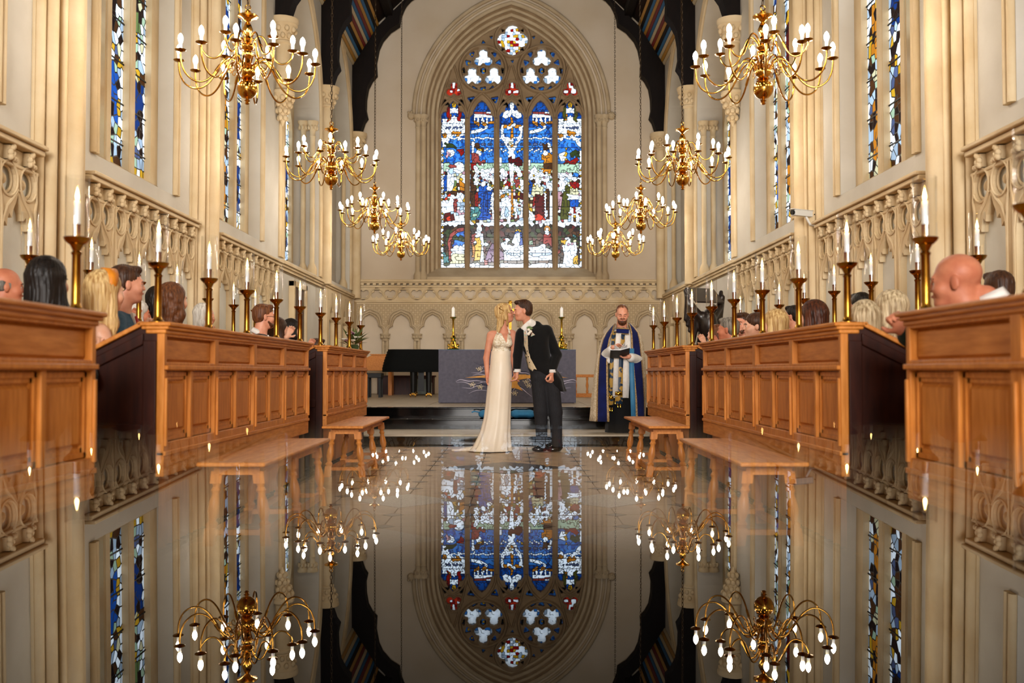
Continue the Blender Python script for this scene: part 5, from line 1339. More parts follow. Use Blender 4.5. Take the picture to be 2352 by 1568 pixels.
# right side
guest(2196, 650, 2.33, -58, 'large bald man in a dark green suit clasping his hands', None, '', 'skin_c', 'cloth_green', wide=1.2, sc=1.16, body_th=-72, collar=True, hands=at(2050, 735, 4.75), pitch=-.05, drop=.67, lean=.10, curl=.85)
guest(2290, 668, 3.35, -20, 'man with short dark hair behind the bald man', 'short', 'hair_brown', 'skin_a', 'cloth_black', h=.008, body_th=-60)
guest(2042, 712, 2.62, -50, 'fair-haired woman in a pink patterned dress beside the bald man', 'long', 'hair_ash', 'skin_b', 'cloth_pink', True, body_th=-60, brow='hair_ash')
guest(1984, 738, 2.32, -5, 'woman with long highlighted blonde hair and bare shoulder, seen from behind', 'verylong', 'hair_ash', 'skin_b', 'cloth_black', True, body_th=-30, bare=True, brow='hair_ash')
guest(1975, 705, 3.3, -20, 'dark-haired guest mostly hidden behind the blonde with the bare shoulder', 'short', 'hair_black', 'skin_a', 'cloth_black', h=.009)
guest(1866, 728, 2.45, -42, 'woman with dark auburn shoulder-length hair by the right stall end', 'long', 'hair_auburn', 'skin_b', 'cloth_black', True, body_th=-60)
guest(1822, 728, 3.3, -50, 'dark-haired guest with glasses hidden behind the auburn-haired woman', 'short', 'hair_black', 'skin_a', 'cloth_black', h=.009, glasses=True)
guest(1778, 745, 2.38, -52, 'woman with tousled honey-blonde hair behind the long right stall', 'long', 'hair_blonde', 'skin_b', 'cloth_black', True, body_th=-60, h=.007, brow='hair_blonde')
guest(1733, 750, 2.42, -88, 'pale young woman with dark brows looking towards the couple', 'updo', 'hair_brown', 'skin_b', 'cloth_black', True, h=.007)
guest(1706, 745, 2.66, -132, 'young man with a trimmed beard and white shirt looking at the camera', 'short', 'hair_brown', 'skin_a', 'cloth_black', collar=True, tie='cloth_navy', beard='beard_brown', h=.007, body_th=-110)
guest(1672, 758, 2.35, -62, 'smiling grey-haired man applauding in the right stalls', 'short', 'hair_grey', 'skin_c', 'cloth_black', collar=True, h=.007, hands=at(1640, 785, 10.3), smile=True, brow='hair_grey')
guest(1644, 770, 2.62, -58, 'brunette with a fringe beyond the smiling grey-haired man', 'bob', 'hair_chestnut', 'skin_b', 'cloth_black', True, h=.008, hands=at(1612, 780, 12.1))
# ------------------------------------------------------------------ altar and what stands on the dais
AZ = .45
a0 = at(1007, 925, 16.6); a1 = at(1323, 925, 16.6); AX0, AX1 = a0.x, a1.x; AT = at(1165, 803, 16.6).z; AC = (AX0 + AX1) / 2
altar = empty('altar', (AC, 17.0, AZ), 0, 'altar covered to the floor by a slate purple cloth with gold embroidery', 'altar')
mat('altar_cloth', '5c5a68', '504e5c', .8, scale=20, bump=.08, bscale=60); mat('cross_gold', 'b98a34', '8a6220', .42, 1.0, scale=9); mat('embroidery_gold', 'd89a28', 'c4841c', .5, scale=30); mat('embroidery_pale', 'b8b0c4', None, .6); mat('embroidery_navy', '1e2240', None, .7); mat('embroidery_cream', 'd8c8a6', None, .6); mat('cloth_teal', '2f7fae', '2a72a0', .8, scale=20)
hwid = (AX1 - AX0) / 2; hh = AT - AZ
m = MB(); m.box(-hwid + .03, hwid - .03, -.36, .36, 0, hh - .03); m.build('altar_table', 'oak_dark', altar)
m = MB(); m.box(-hwid, hwid, -.40, .40, hh - .03, hh)
fold = 60
def drape(pts):
    n = len(pts); V = [(x, y, hh - .01) for x, y in pts] + [(x, y, .012) for x, y in pts]; return V, [(i, i + 1, n + i + 1, n + i) for i in range(n - 1)]
pts = [(-hwid + 2 * hwid * i / fold, -.40 - .006 * math.sin(i * .9) - .004 * math.sin(i * 2.3)) for i in range(fold + 1)]; pts = [(-hwid, .4)] + pts + [(hwid, .4)]
V, Fc = drape(pts); m.add(V, Fc); m.build('altar_frontal', 'altar_cloth', altar, smooth=50)
m = MB(); m.box(-hwid - .004, hwid + .004, -.39, .40, hh, hh + .004); m.build('blue_top_cloth', 'cloth_teal', altar)
def AF(zx, zy, dy=-.413):
    q = at(1000 + zx / 6.818, 680 + zy / 6.818, 16.6); return (q.x - AC, q.z - AZ, dy)
fra = lambda u, v, w: (u, w, v)
def stitch(pts, wd, mt, dy=-.413, name='embroidered_strand'):
    P = [AF(*p) for p in pts]; n = len(P)
    Q_ = []
    for i in range(len(P) - 1):
        p0, p1, p2, p3 = P[max(i - 1, 0)], P[i], P[i + 1], P[min(i + 2, n - 1)]
        for t in (0, .25, .5, .75): Q_.append(tuple(.5 * (2 * p1[c] + (p2[c] - p0[c]) * t + (2 * p0[c] - 5 * p1[c] + 4 * p2[c] - p3[c]) * t * t + (3 * p1[c] - p0[c] - 3 * p2[c] + p3[c]) * t**3) for c in (0, 1)))
    Q_.append(P[-1][:2]); N = len(Q_); V = []
    for i, q in enumerate(Q_):
        a = Q_[max(i - 1, 0)]; b = Q_[min(i + 1, N - 1)]; tx, tz = b[0] - a[0], b[1] - a[1]; l = math.hypot(tx, tz) or 1
        w_ = wd * math.sin(PI * min(1, max(.06, (i + .3) / N)))
        V += [(q[0] - tz / l * w_, dy, q[1] + tx / l * w_), (q[0] + tz / l * w_, dy, q[1] - tx / l * w_)]
    m = MB(); m.add(V, [(2 * i, 2 * i + 1, 2 * i + 3, 2 * i + 2) for i in range(N - 1)]); o = m.build(name, mt, altar, smooth=0); o.modifiers.new('s', 'SOLIDIFY').thickness = .002
MX = 1270     # mirror axis of the design in study coordinates
def both(f):
    f(lambda p: p); f(lambda p: (2 * MX - p[0], p[1]))
for pts, wd, mt in (([(320, 1340), (390, 1305), (520, 1330), (650, 1320), (780, 1350)], .007, 'embroidery_pale'), ([(330, 1352), (450, 1345), (600, 1390), (760, 1340), (900, 1360)], .006, 'embroidery_pale'), ([(560, 1195), (680, 1200), (760, 1170), (900, 1190)], .005, 'embroidery_pale'),
                    ([(580, 1240), (680, 1220), (800, 1235), (950, 1225)], .006, 'embroidery_pale'), ([(420, 1430), (560, 1440), (660, 1400), (790, 1420)], .005, 'embroidery_pale'), ([(520, 1525), (620, 1480), (740, 1470), (900, 1500)], .004, 'embroidery_pale'),
                    ([(600, 1030), (700, 1075), (800, 1060), (950, 1120)], .003, 'embroidery_navy'), ([(540, 1310), (700, 1290), (850, 1320), (1000, 1300)], .010, 'embroidery_navy'), ([(560, 1420), (700, 1370), (850, 1400), (1000, 1380)], .009, 'embroidery_navy'), ([(700, 1120), (850, 1090), (1000, 1150)], .006, 'embroidery_pale')):
    both(lambda T_: stitch([T_(p) for p in pts], wd, mt))
for pts in ([(1180, 1240), (1240, 1120), (1310, 1180), (1420, 1190), (1480, 1230)], [(1190, 1500), (1230, 1430), (1320, 1420), (1420, 1500), (1500, 1560)], [(1300, 1300), (1340, 1260), (1420, 1270), (1490, 1330), (1480, 1420)]):
    stitch(pts, .016, 'embroidery_navy'); stitch([(x + 14, y + 12) for x, y in pts], .007, 'embroidery_pale', -.4155)
def star(pts, name='gold_ray', d=0.0):
    m = MB(fra); P = [AF(*p) for p in pts]; m.prism([(p[0], p[1]) for p in P], -.418 - d, -.411); m.build(name, 'embroidery_gold', altar)
star([(465, 1274), (770, 1238), (1180, 1232), (1200, 1290), (770, 1276)]); star([(2075, 1274), (1770, 1238), (1360, 1232), (1340, 1290), (1770, 1276)])
star([(1180, 1290), (1250, 1225), (1425, 1225), (1425, 1290), (1300, 1310), (1285, 1370), (1370, 1482), (1250, 1440), (1180, 1440)], d=.003); star([(1225, 930), (1262, 1220), (1278, 1220), (1300, 930), (1262, 860)], d=.006)
for (fx, fy) in ((690, 1140), (575, 1385), (700, 1420), (1250, 1020), (1420, 1340), (1460, 1400), (1240, 1520), (1850, 1140), (1960, 1385), (1840, 1420)):
    m = MB()
    for k in range(12):
        a = k * 2.4; r = (.006 + .0024 * k); q = AF(fx, fy)
        m.ball((q[0] + r * 1.9 * math.cos(a), -.414, q[1] + r * 1.2 * math.sin(a)), (.011, .004, .008), 6, 4)
    m.build('embroidered_blossom', 'embroidery_cream', altar)
# altar candlesticks and cross
def candlestick(px, label):
    p = at(px, 803, 16.95)
    r = empty('altar_candlestick', (p.x, 16.95, AT + .006), 0, label, 'candlestick', 'gilt candlesticks on the altar')
    m = MB(); m.lathe([(.10, 0), (.105, .02), (.09, .03), (.085, .05), (.06, .10), (.045, .14), (.055, .15), (.055, .16), (.03, .175), (.04, .19), (.052, .21), (.04, .23), (.022, .245), (.024, .26), (.0205, .27), (.0165, .50), (.024, .51), (.024, .52), (.03, .53)], 20); m.build('shaft', 'gold', r, smooth=45)
    for k in range(3):
        a = k * 2 * PI / 3 - PI / 2; m = MB(); m.ball((.085 * math.cos(a), .085 * math.sin(a), .075), (.03, .03, .035), 10, 6); m.build('boss', 'gold', r, smooth=60)
    m = MB(); m.lathe([(.03, .53), (.055, .545), (.06, .56), (.055, .56), (.02, .55)], 18); m.build('drip_pan', 'gold', r, smooth=50)
    m = MB(); m.lathe([(.028, .55), (.028, .70), (.022, .71), (.004, .735), (.0, .745)], 14); m.build('candle', 'wax', r, smooth=40)
candlestick(1041, 'gilt altar candlestick with cream candle, left of the couple'); candlestick(1290, 'gilt altar candlestick with cream candle, right of the couple')
p = at(1172, 803, 16.95); r = empty('altar_cross', (p.x, 16.95, AT + .006), 0, 'tall gilt cross on the altar half hidden behind the couple', 'cross')
m = MB(); m.lathe([(.13, 0), (.135, .03), (.11, .05), (.06, .12), (.03, .16), (.045, .19), (.02, .22), (.018, .36)], 18); m.build('foot', 'gold', r, smooth=45)
m = MB(); m.box(-.022, .022, -.012, .012, .34, .80); m.box(-.11, .11, -.012, .012, .66, .70)
for c in ((0, .81), (-.12, .68), (.12, .68)): m.ball((c[0], 0, c[1]), (.035, .016, .035), 10, 6)
m.build('cross_arms', 'cross_gold', r, smooth=40)
# kneeler cushions on the middle step
def cushion(px0, px1, label):
    a = at(px0, 960, 14.52); b = at(px1, 960, 14.52); w_ = b.x - a.x
    r = empty('kneeler_cushion', ((a.x + b.x) / 2, 14.6, .30), 0, label, 'cushion', 'blue kneelers on the altar step')
    S = Soft(); S.ell((0, 0, .062), (w_ / 2, .17, .060), .02)
    for sx in (-1, 1):
        for sy in (-1, 1): S.cap((sx * w_ * .30, sy * .08, .062), (sx * w_ * .36, sy * .11, .062), .05, .045, .05)
    link('pad', S.mesh('pad', 'cloth_teal', .01), r)
    m = MB(); m.tube([(-w_ / 2 + .02, -.13, .09), (-w_ / 2 - .05, -.16, .105), (-w_ / 2 - .09, -.17, .09)], .010, 6); m.build('tie_tape', 'cloth_teal', r, smooth=60)
cushion(1098, 1160, 'blue kneeler cushion on the step behind the bride'); cushion(1173, 1229, 'blue kneeler cushion on the step between bride and groom')
# grand piano under a quilted cover
PX = at(876, 830, 20.6).x
piano = empty('grand_piano', (PX + .78, 21.2, AZ), 0, 'grand piano under a black quilted cover left of the altar', 'piano')
mat('quilt_black', '040505', '070909', .8, scale=12, bump=.1, spec=.15)
plan = [(-.78, -.55), (-.70, -.72), (-.5, -.76), (.1, -.74), (.5, -.6), (.9, -.5), (1.05, -.3), (1.0, .1), (.6, .5), (-.3, .72), (-.70, .7), (-.78, .55)]
rings_ = []
for k in range(9):
    z = .52 + .055 * k; 
    for q in (0, 1):
        s_ = (.994 + .006 * q) * (1.0 if k > 0 else .99); zz = z + (.027 if q else 0)
        sh = .10 * (k / 8) ** 1.5
        rings_.append([(x * s_ * (1 - .03 * (k / 8)) + (sh if x < 0 else -.02 * k / 8), y * s_, min(zz, .985)) for x, y in plan])
rings_.append([(x * .90 + (.05 if x < 0 else 0), y * .9, .99) for x, y in plan])
m = MB(); n = len(plan); V = [p for r_ in rings_ for p in r_]; Fc = [(i * n + k, i * n + (k + 1) % n, (i + 1) * n + (k + 1) % n, (i + 1) * n + k) for i in range(len(rings_) - 1) for k in range(n)] + [tuple(range(n))[::-1], tuple((len(rings_) - 1) * n + k for k in range(n))]
m.add(V, Fc); m.build('quilted_cover', 'quilt_black', piano, smooth=60)
for (lx, ly) in ((-.12, -.62), (.20, -.58), (-.2, .55)):
    m = MB(); m.lathe([(.05, .09), (.055, .2), (.065, .5), (.07, .56)], 10, (lx, ly, 0)); lg = m.build('leg', 'black_paint', piano, smooth=50)
    m = MB()
    for e in (-1, 1): m.lathe([(.012, -.015), (.045, -.012), (.045, .012), (.012, .015)], 14); 
    m.v = [(lx + (.05 if i >= len(m.v) // 2 else -.05) + z, ly + y, .047 + x) for i, (x, y, z) in enumerate(m.v)]
    m.box(lx - .03, lx + .03, ly - .02, ly + .02, .05, .11); m.build('brass_castor', 'brass', lg, smooth=40)
m = MB(); m.box(-.02, .10, -.60, -.56, .12, .55); m.build('pedal_lyre', 'black_paint', piano)
q = at(858, 866, 20.3); st = empty('piano_stool', (q.x, 20.5, AZ), 0, 'black piano stool at the far left of the dais', 'stool')
m = MB(); m.box(-.16, .16, -.2, .2, .40, .50); m.build('seat', 'black_paint', st, bevel=.01)
for sx in (-1, 1):
    for sy in (-1, 1):
        m = MB(); m.box(sx * .12 - .025, sx * .12 + .025, sy * .15 - .025, sy * .15 + .025, 0, .40); m.build('leg', 'black_paint', st)
q = at(866, 830, 22.3); co = empty('oak_console', (q.x, 22.4, AZ), 0, 'honey-coloured oak desk behind the black piano stool', 'desk')
m = MB(lambda u, v, w: (u, w, v)); m.prism([(-.38, .55), (.38, .55), (.38, .90), (-.10, .90), (-.30, .80), (-.38, .78)], -.2, .2); m.build('case', 'oak_side', co, bevel=.008)
m = MB(); m.box(-.14, .40, -.22, .22, .90, .92); m.build('lid', 'oak_side', co)
for sx in (-.3, .3):
    m = MB(); m.box(sx - .04, sx + .04, -.18, .18, 0, .55); m.build('leg', 'oak', co)
q = at(895, 900, 22.9); cst = empty('oak_chest', (q.x + .35, 23.2, AZ), 0, 'low dark oak chest behind the piano legs', 'chest')
m = MB(); m.box(-.65, .65, -.2, .2, 0, .40); m.build('case', 'oak_dark', cst); m = MB(); m.box(-.68, .68, -.22, .22, .40, .44); m.build('lid', 'oak_dark', cst, bevel=.008)
q = at(967, 908, 22.3); bx = empty('storage_box', (q.x, 22.45, AZ), 0, 'pale grey storage box on the floor beside the piano leg', 'box')
mat('grey_box', '8a9490', '7a8480', .6, scale=6)
m = MB(); m.box(-.225, .225, -.15, .15, .02, .28); m.build('case', 'grey_box', bx, bevel=.008); m = MB(); m.box(-.2, .2, -.02, .15, .28, .36); m.build('raised_back', 'grey_box', bx)
for sx in (-1, 1):
    m = MB(); m.box(sx * .2 - .02, sx * .2 + .02, -.12, .12, 0, .02); m.build('foot', 'black_paint', bx)
# altar rail, right
rl = empty('altar_rail', (2.35, 20.6, AZ), 0, 'low oak altar rail with turned balusters between altar and priest', 'rail')
m = MB(); m.box(-1.0, 1.0, -.04, .04, .41, .47); m.build('top_rail', 'oak_side', rl, bevel=.008); m = MB(); m.box(-1.0, 1.0, -.05, .05, 0, .08); m.build('bottom_rail', 'oak_side', rl, bevel=.006)
for k in range(9):
    m = MB(); m.lathe([(.02, .08), (.028, .12), (.016, .16), (.03, .24), (.016, .33), (.026, .37), (.022, .41)], 10, (-.96 + k * .24, 0, 0)); m.build('baluster', 'oak', rl, smooth=45)
# ------------------------------------------------------------------ eagle lectern
lp = at(1625, 760, 14.2); 
lec = empty('eagle_lectern', (lp.x, 14.2, .15), 0, 'dark carved wooden eagle lectern with spread wings behind the right stalls', 'lectern')
LM = Matrix.Translation((0, 0, .0)) @ Matrix.Rotation(math.radians(25), 4, 'Z')
S = Soft(); S.at(LM)
S.ell((0, 0, 1.50), (.13, .16, .22), .05); S.ell((0, -.12, 1.72), (.07, .09, .07), .05); S.cap((0, -.19, 1.73), (0, -.25, 1.69), .03, .012, .02); S.cap((0, .1, 1.42), (0, .22, 1.22), .07, .03, .05)
for e in (-1, 1):
    S.cap((e * .08, .02, 1.58), (e * .26, .06, 1.78), .07, .05, .04); S.cap((e * .26, .06, 1.78), (e * .31, .09, 1.98), .05, .03, .03)
    for k in range(5): S.cap((e * (.12 + .045 * k), .05, 1.62 + .07 * k), (e * (.17 + .035 * k), .10, 1.25 + .08 * k), .04, .025, .025)
    S.cap((e * .06, -.02, 1.32), (e * .07, -.05, 1.20), .03, .03, .02)
mat('ebony_oak', '1e0f0a', '100806', .35, scale=14, stretch=(3, 3, .6), coat=.2)
link('eagle', S.mesh('eagle', 'ebony_oak', .013), lec)
m = MB(LM_f := (lambda x, y, z: LM @ Vector((x, y, z)))); m.frustum([(-.25, -.06, 1.80), (.25, -.06, 1.80), (.25, .20, 2.02), (-.25, .20, 2.02)], [(-.25, -.07, 1.82), (.25, -.07, 1.82), (.25, .19, 2.04), (-.25, .19, 2.04)]); m.build('book_rest', 'ebony_oak', lec, bevel=.006)
m = MB(); m.lathe([(.28, 0), (.28, .06), (.22, .10), (.12, .16), (.07, .24), (.055, .5), (.085, .55), (.055, .6), (.05, 1.0), (.10, 1.08), (.13, 1.14), (.16, 1.17), (.12, 1.20)], 20); m.build('turned_post', 'ebony_oak', lec, smooth=40)
# ------------------------------------------------------------------ flowers on the far left stall
fp = at(812, 800, 12.45)
fl = empty('flower_arrangement', (-1.93, 12.45, ZR + .002), 0, 'arrangement of white, pink and green flowers on the far left stall', 'flowers')
mat('leaf_green', '5c7034', '465a28', .6, scale=12); mat('petal_white', 'ece4d4', None, .7); mat('petal_pink', 'c890a0', None, .7); mat('petal_plum', '7a4464', None, .7); mat('moss', '3a4a24', None, .9)
m = MB(); m.lathe([(.07, 0), (.08, .05), (.06, .07)], 14); m.build('foam_dish', 'moss', fl)
rnd = random.Random(5)
for k in range(30):
    a = rnd.uniform(0, 2 * PI); e = rnd.uniform(.2, 1.3); L_ = rnd.uniform(.12, .24); d = Vector((math.cos(a) * math.cos(e), 1.6 * math.sin(a) * math.cos(e), math.sin(e))); sd = d.cross(Vector((0, 0, 1))).normalized() * .022
    b = Vector((0, 0, .05)) + d * .05; t = b + d * L_; mid = (b + t) / 2 + Vector((0, 0, .015))
    m = MB(); m.add([b, mid + sd, t, mid - sd, mid + Vector((0, 0, -.006))], [(0, 1, 4), (1, 2, 4), (2, 3, 4), (3, 0, 4)]); o = m.build('leaf', 'leaf_green', fl); 
for k in range(20):
    a = rnd.uniform(0, 2 * PI); e = rnd.uniform(.35, 1.4); L_ = rnd.uniform(.11, .19); d = Vector((math.cos(a) * math.cos(e), 1.5 * math.sin(a) * math.cos(e), math.sin(e))); c = Vector((0, 0, .05)) + d * L_
    m = MB(); m.ball(c, .016, 7, 5)
    for q in range(6):
        b_ = q * PI / 3; m.ball((c.x + .02 * math.cos(b_), c.y + .02 * math.sin(b_), c.z + .004), (.015, .015, .010), 6, 4)
    m.build('blossom', ['petal_white', 'petal_pink', 'petal_white', 'petal_plum', 'petal_white'][k % 5], fl, smooth=60)
# ------------------------------------------------------------------ door in the left wall, security camera on the right one
dr = struct(empty('door_1', (-W, 17.45, .45)), 'dark oak door in the left wall by the dais')
m = MB(); m.box(.0, .10, -.55, -.45, 0, 2.08); m.box(.0, .10, .45, .55, 0, 2.08); m.box(0, .10, -.55, .55, 1.98, 2.08); m.build('door_frame', 'stone_pale', dr, bevel=.01)
for k in range(5):
    m = MB(); m.box(.01, .06, -.45 + k * .18 + .003, -.45 + (k + 1) * .18 - .003, .01, 1.98); m.build('door_plank', 'oak_dark', dr)
m = MB(); m.ball((.08, -.3, 1.0), .03, 10, 6); m.build('door_knob', 'brass', dr, smooth=60)
q = at(1880, 487, 11.75)
cc = empty('security_camera', (W - .185, q.y, q.z - .05), 0, 'white security camera on a wall bracket above the right dado', 'camera')
m = MB(); m.tube([(.18, 0, -.12), (.05, 0, -.10), (0, 0, .0)], .016, 8); m.build('bracket', 'white_plastic', cc, smooth=50)
m = MB(lambda x, y, z: Matrix.Rotation(.5, 4, 'Z') @ Vector((x, y, z))); m.box(-.20, .08, -.035, .035, -.005, .065); m.box(-.24, .09, -.042, .042, .062, .072); m.build('housing', 'white_plastic', cc, bevel=.008)
m = MB(lambda x, y, z: Matrix.Rotation(.5, 4, 'Z') @ Vector((x, y, z))); m.tube([(-.20, 0, .03), (-.225, 0, .03)], .028, 12); m.build('lens', 'black_paint', cc)
m = MB(); m.tube([(.10, 0, .02), (.15, .05, .06), (.17, .10, .02), (.16, .16, -.06), (.165, .22, .0)], .006, 6); m.build('cable', 'black_paint', cc, smooth=60)
# ------------------------------------------------------------------ bride, groom and priest
def loft(name, mt, parent, rings, n=40, folds=None, base=Vector((0, 0, 0)), cap=False):
    """rings: (cx, cy, z, rx, ry); folds(i, a) scales the radius"""
    V = []; m = MB()
    for i, (cx, cy_, z, rx, ry) in enumerate(rings):
        for k in range(n):
            a = 2 * PI * k / n; f = folds(i, a) if folds else 1.0
            V.append(Vector((cx + rx * f * math.sin(a), cy_ - ry * f * math.cos(a), z)) - base)
    F_ = [(i * n + k, i * n + (k + 1) % n, (i + 1) * n + (k + 1) % n, (i + 1) * n + k) for i in range(len(rings) - 1) for k in range(n)]
    if cap: F_ += [tuple(range(n)), tuple((len(rings) - 1) * n + k for k in range(n))]
    m.add(V, F_); return m.build(name, mt, parent, smooth=70)
YB = 12.24; YG = 12.20
bb_ = at(1148, 1034, YB); BB = Vector((bb_.x, YB, 0))
bride = empty('person', BB, 0, 'bride in an ivory satin halter gown kissing the groom', 'person')
def b(px, py, dy=0): return at(px, py, YB + dy) - BB
MBr = HM(b(1160, 720), math.radians(100), .16, .0, .98)
S = Soft(); head_prims(S, MBr, True, .96); S.at(Matrix.Identity(4))
def btorso(S):
    S.ell(b(1153, 782), (.125, .088, .10), .03); S.ell(b(1150, 812), (.108, .082, .11), .05); S.ell(b(1150, 850), (.125, .10, .12), .05)
    for x in (1143, 1166): S.ell(b(x, 787, -.07), (.052, .045, .05), .025)
S.cap(b(1131, 767, .01), b(1176, 765, .02), .044, .044, .03); btorso(S); S.cap(b(1156, 745, .02), b(1153, 768, .01), .043, .05, .03)
for x in (1141, 1160): S.chain([b(x, 860), b(x + 1, 945, -.01), b(x + 1, 1022)], [.070, .05, .033], .03)
S.chain([b(1127, 769, .01), b(1117, 822, .02), b(1119, 864, -.02)], [.046, .037, .024], .015); S.chain([b(1180, 768, .02), b(1180, 825, .0), b(1183, 855, -.03)], [.044, .036, .025], .015)
hand(S, b(1119, 862, -.02), (.06, 0, -1), (.9, -.3, 0), 1, .35, .05, .95); hand(S, b(1183, 853, -.03), (.02, -.05, -1), (.9, .3, 0), 1, .45, .04, .9)
for x in (1140, 1162): S.cap(b(x, 1026), b(x + 2, 1030, -.06), .033, .025, .03)
link('body', S.mesh('body', 'skin_d', .006), bride)
px_r = [(806, 1128.5, 1174.5, .50), (812, 1128, 1174, .52), (820, 1127, 1173.5, .55), (834, 1126, 1174.5, .56), (850, 1124, 1176, .57), (875, 1121, 1176, .60), (900, 1118, 1174.5, .62), (930, 1115, 1173.5, .66), (960, 1111, 1172.5, .70), (990, 1103, 1172, .74), (1010, 1094, 1173, .78), (1024, 1087, 1174, .80), (1032, 1080, 1175, .82), (1034.5, 1076, 1176, .84)]
rg = []
for py, x0, x1, q in px_r:
    A = at(x0, py, YB); B_ = at(x1, py, YB); rx = (B_.x - A.x) / 2; rg.append(((A.x + B_.x) / 2, YB, max(.006, A.z), rx, max(.118 if py < 815 else (.132 if py < 825 else .152), rx * q)))
def bf(i, a):
    t = max(0, i - 4) / 9; return 1 + t * (.045 * math.sin(9 * a + 1.2) + .03 * math.sin(15 * a + .4)) * (1 if i < 13 else 1.1)
gown = loft('satin_gown', 'satin', bride, rg, 72, bf, BB)
S = Soft(); btorso(S)
A_ = b(1163.5, 788); tl = b(1147, 757); tr = b(1167.5, 755); ol0 = b(1129, 795); ol1 = b(1142, 757); or0 = b(1178, 795); or1 = b(1171.5, 757); zt = b(1150, 762).z; zb_ = b(1150, 810).z
def vcut(X, Y, Z_, vol):
    fl = A_.x + (tl.x - A_.x) * (Z_ - A_.z) / (tl.z - A_.z); fr_ = A_.x + (tr.x - A_.x) * (Z_ - A_.z) / (tr.z - A_.z)
    vin = np.minimum(np.minimum(X - fl, fr_ - X), Z_ - A_.z)
    o_l = (ol0.x + (ol1.x - ol0.x) * np.clip((Z_ - ol0.z) / (ol1.z - ol0.z), 0, 1.2)) - X; o_r = X - (or0.x + (or1.x - or0.x) * np.clip((Z_ - or0.z) / (or1.z - or0.z), 0, 1.2))
    v = np.maximum(vol, vin); v = np.maximum(v, np.where(Z_ > ol0.z, np.maximum(o_l, o_r), -1)); v = np.maximum(v, zb_ - Z_); return np.maximum(v, Z_ - zt).astype(np.float32)
link('lace_bodice', S.mesh('lace_bodice', 'lace', .005, vcut, inflate=.008), bride)
for p in ([(1142.5, 766), (1144, 757), (1149, 748)], [(1170.5, 766), (1169, 757), (1164, 749)]):
    m = MB(); m.tube([b(p[0][0], p[0][1], -.075), b(p[1][0], p[1][1], -.05), b(p[2][0], p[2][1], .01)], [.014, .011, .008], 8); m.build('halter_strap', 'lace', bride, smooth=60)
S = Soft(); S.chain([b(1092, 1031, .02), b(1066, 1033, .04), b(1040, 1034.5, .05)], [.035, .016, .012], .03); S.ell(b(1046, 1034, .05), (.05, .05, .014), .02); S.cap(b(1086, 1030, .15), b(1056, 1032, .14), .03, .012, .03)
link('train', S.mesh('train', 'satin', .008), bride)
S = Soft(); S.at(MBr); S.ell((0, -.024, .050), (.086, .104, .090), .01); S.ell((0, -.05, 0), (.083, .075, .08), .02)
for e in (-1, 1):
    S.cap((e * .065, .02, .03), (e * .075, .01, -.06), .03, .026, .02); S.cap((e * .07, -.02, -.02), (e * .07, -.06, -.13), .036, .026, .02); S.cap((e * .055, -.05, -.1), (e * .085, -.11, -.22), .034, .014, .02); S.cap((e * .03, -.07, -.08), (e * .03, -.13, -.23), .04, .016, .02); S.cap((e * .05, .06, .09), (e * .075, .075, .0), .018, .010, .015)
S.cap((.07, .03, 0), (.082, .02, -.15), .022, .010, .015)
S.ell((0, .118, -.035), (.058, .075, .10), .012, cut=True)
link('hair', S.mesh('hair', 'hair_blonde', .0045, strands(MBr, .004, 26)), bride)
m = MB(lambda x, y, z: MBr @ Vector((x, y, z)))
for k in range(16):
    a = k * .28 - .4; m.ball((.086 + .006 * math.sin(k * 2), -.03 - .02 * math.sin(k), .09 - .012 * k), .006, 6, 4)
    m.ball((.088, -.018 - .02 * math.sin(k), .085 - .012 * k), (.005, .009, .005), 6, 4)
m.build('hair_vine', 'gold', bride); face_parts(MBr, bride, 'hair_chestnut', closed='skin_d')
m = MB(); m.tube([b(1186, 868, -.06) + Vector((.010 * math.cos(a), 0, .010 * math.sin(a))) for a in [2 * PI * k / 10 for k in range(10)]], .002, 5, closed=True); m.build('ring', 'silver', bride)
# ---------------- groom
gg = at(1255, 1034, YG); GB = Vector((gg.x, YG, 0)); groom = empty('person', GB, 0, 'groom in a black morning coat and grey trousers kissing the bride', 'person')
def g_(px, py, dy=0): return at(px, py, YG + dy) - GB
MG = HM(g_(1200.5, 714, -.05), math.radians(-97), -.10, .0, 1.0)
S = Soft(); head_prims(S, MG, False, 1.0, neck=False); S.at(Matrix.Identity(4)); S.cap(g_(1207, 728, -.03), g_(1218, 762, .04), .050, .056, .03)
S.cap(g_(1199, 768, -.03), g_(1257, 764, .06), .06, None, .05); S.ell(g_(1229, 792, .03), (.13, .085, .14), .05); S.ell(g_(1240, 845, .02), (.122, .098, .12), .05)
S.chain([g_(1196, 770, -.04), g_(1189, 816, -.02), g_(1188, 852, -.06)], [.05, .042, .03], .02); S.chain([g_(1262, 770, .07), g_(1280, 816, .04), g_(1268, 854, -.10)], [.05, .042, .03], .02)
hand(S, g_(1188, 851, -.06), (-.10, -.05, -1), (-.9, -.25, .1), 1, .55, .04, 1.05); hand(S, g_(1267, 855, -.10), (-.05, -.10, -1), (-.6, .5, -.1), -1, 1.0, .02, 1.1)
for a, k, c in ((1238, 1243, 1247), (1264, 1277, 1281)): S.chain([g_(a, 866, .02), g_(k, 945, 0), g_(c, 1020, .02)], [.085, .06, .042], .04)
link('body', S.mesh('body', 'skin_a', .006), groom)
S = Soft(); S.ell(g_(1241, 846, .02), (.140, .122, .12), .05); S.ell(g_(1248, 866, .02), (.150, .122, .10), .05)
for a, k, c in ((1238, 1242, 1245), (1266, 1276, 1279)): S.chain([g_(a, 872, .02), g_(k, 945, 0), g_(c, 1021, .02)], [.100, .082, .066], .03)
def cutb(z0): return lambda X, Y, Z_, vol: np.maximum(vol, z0 - Z_).astype(np.float32)
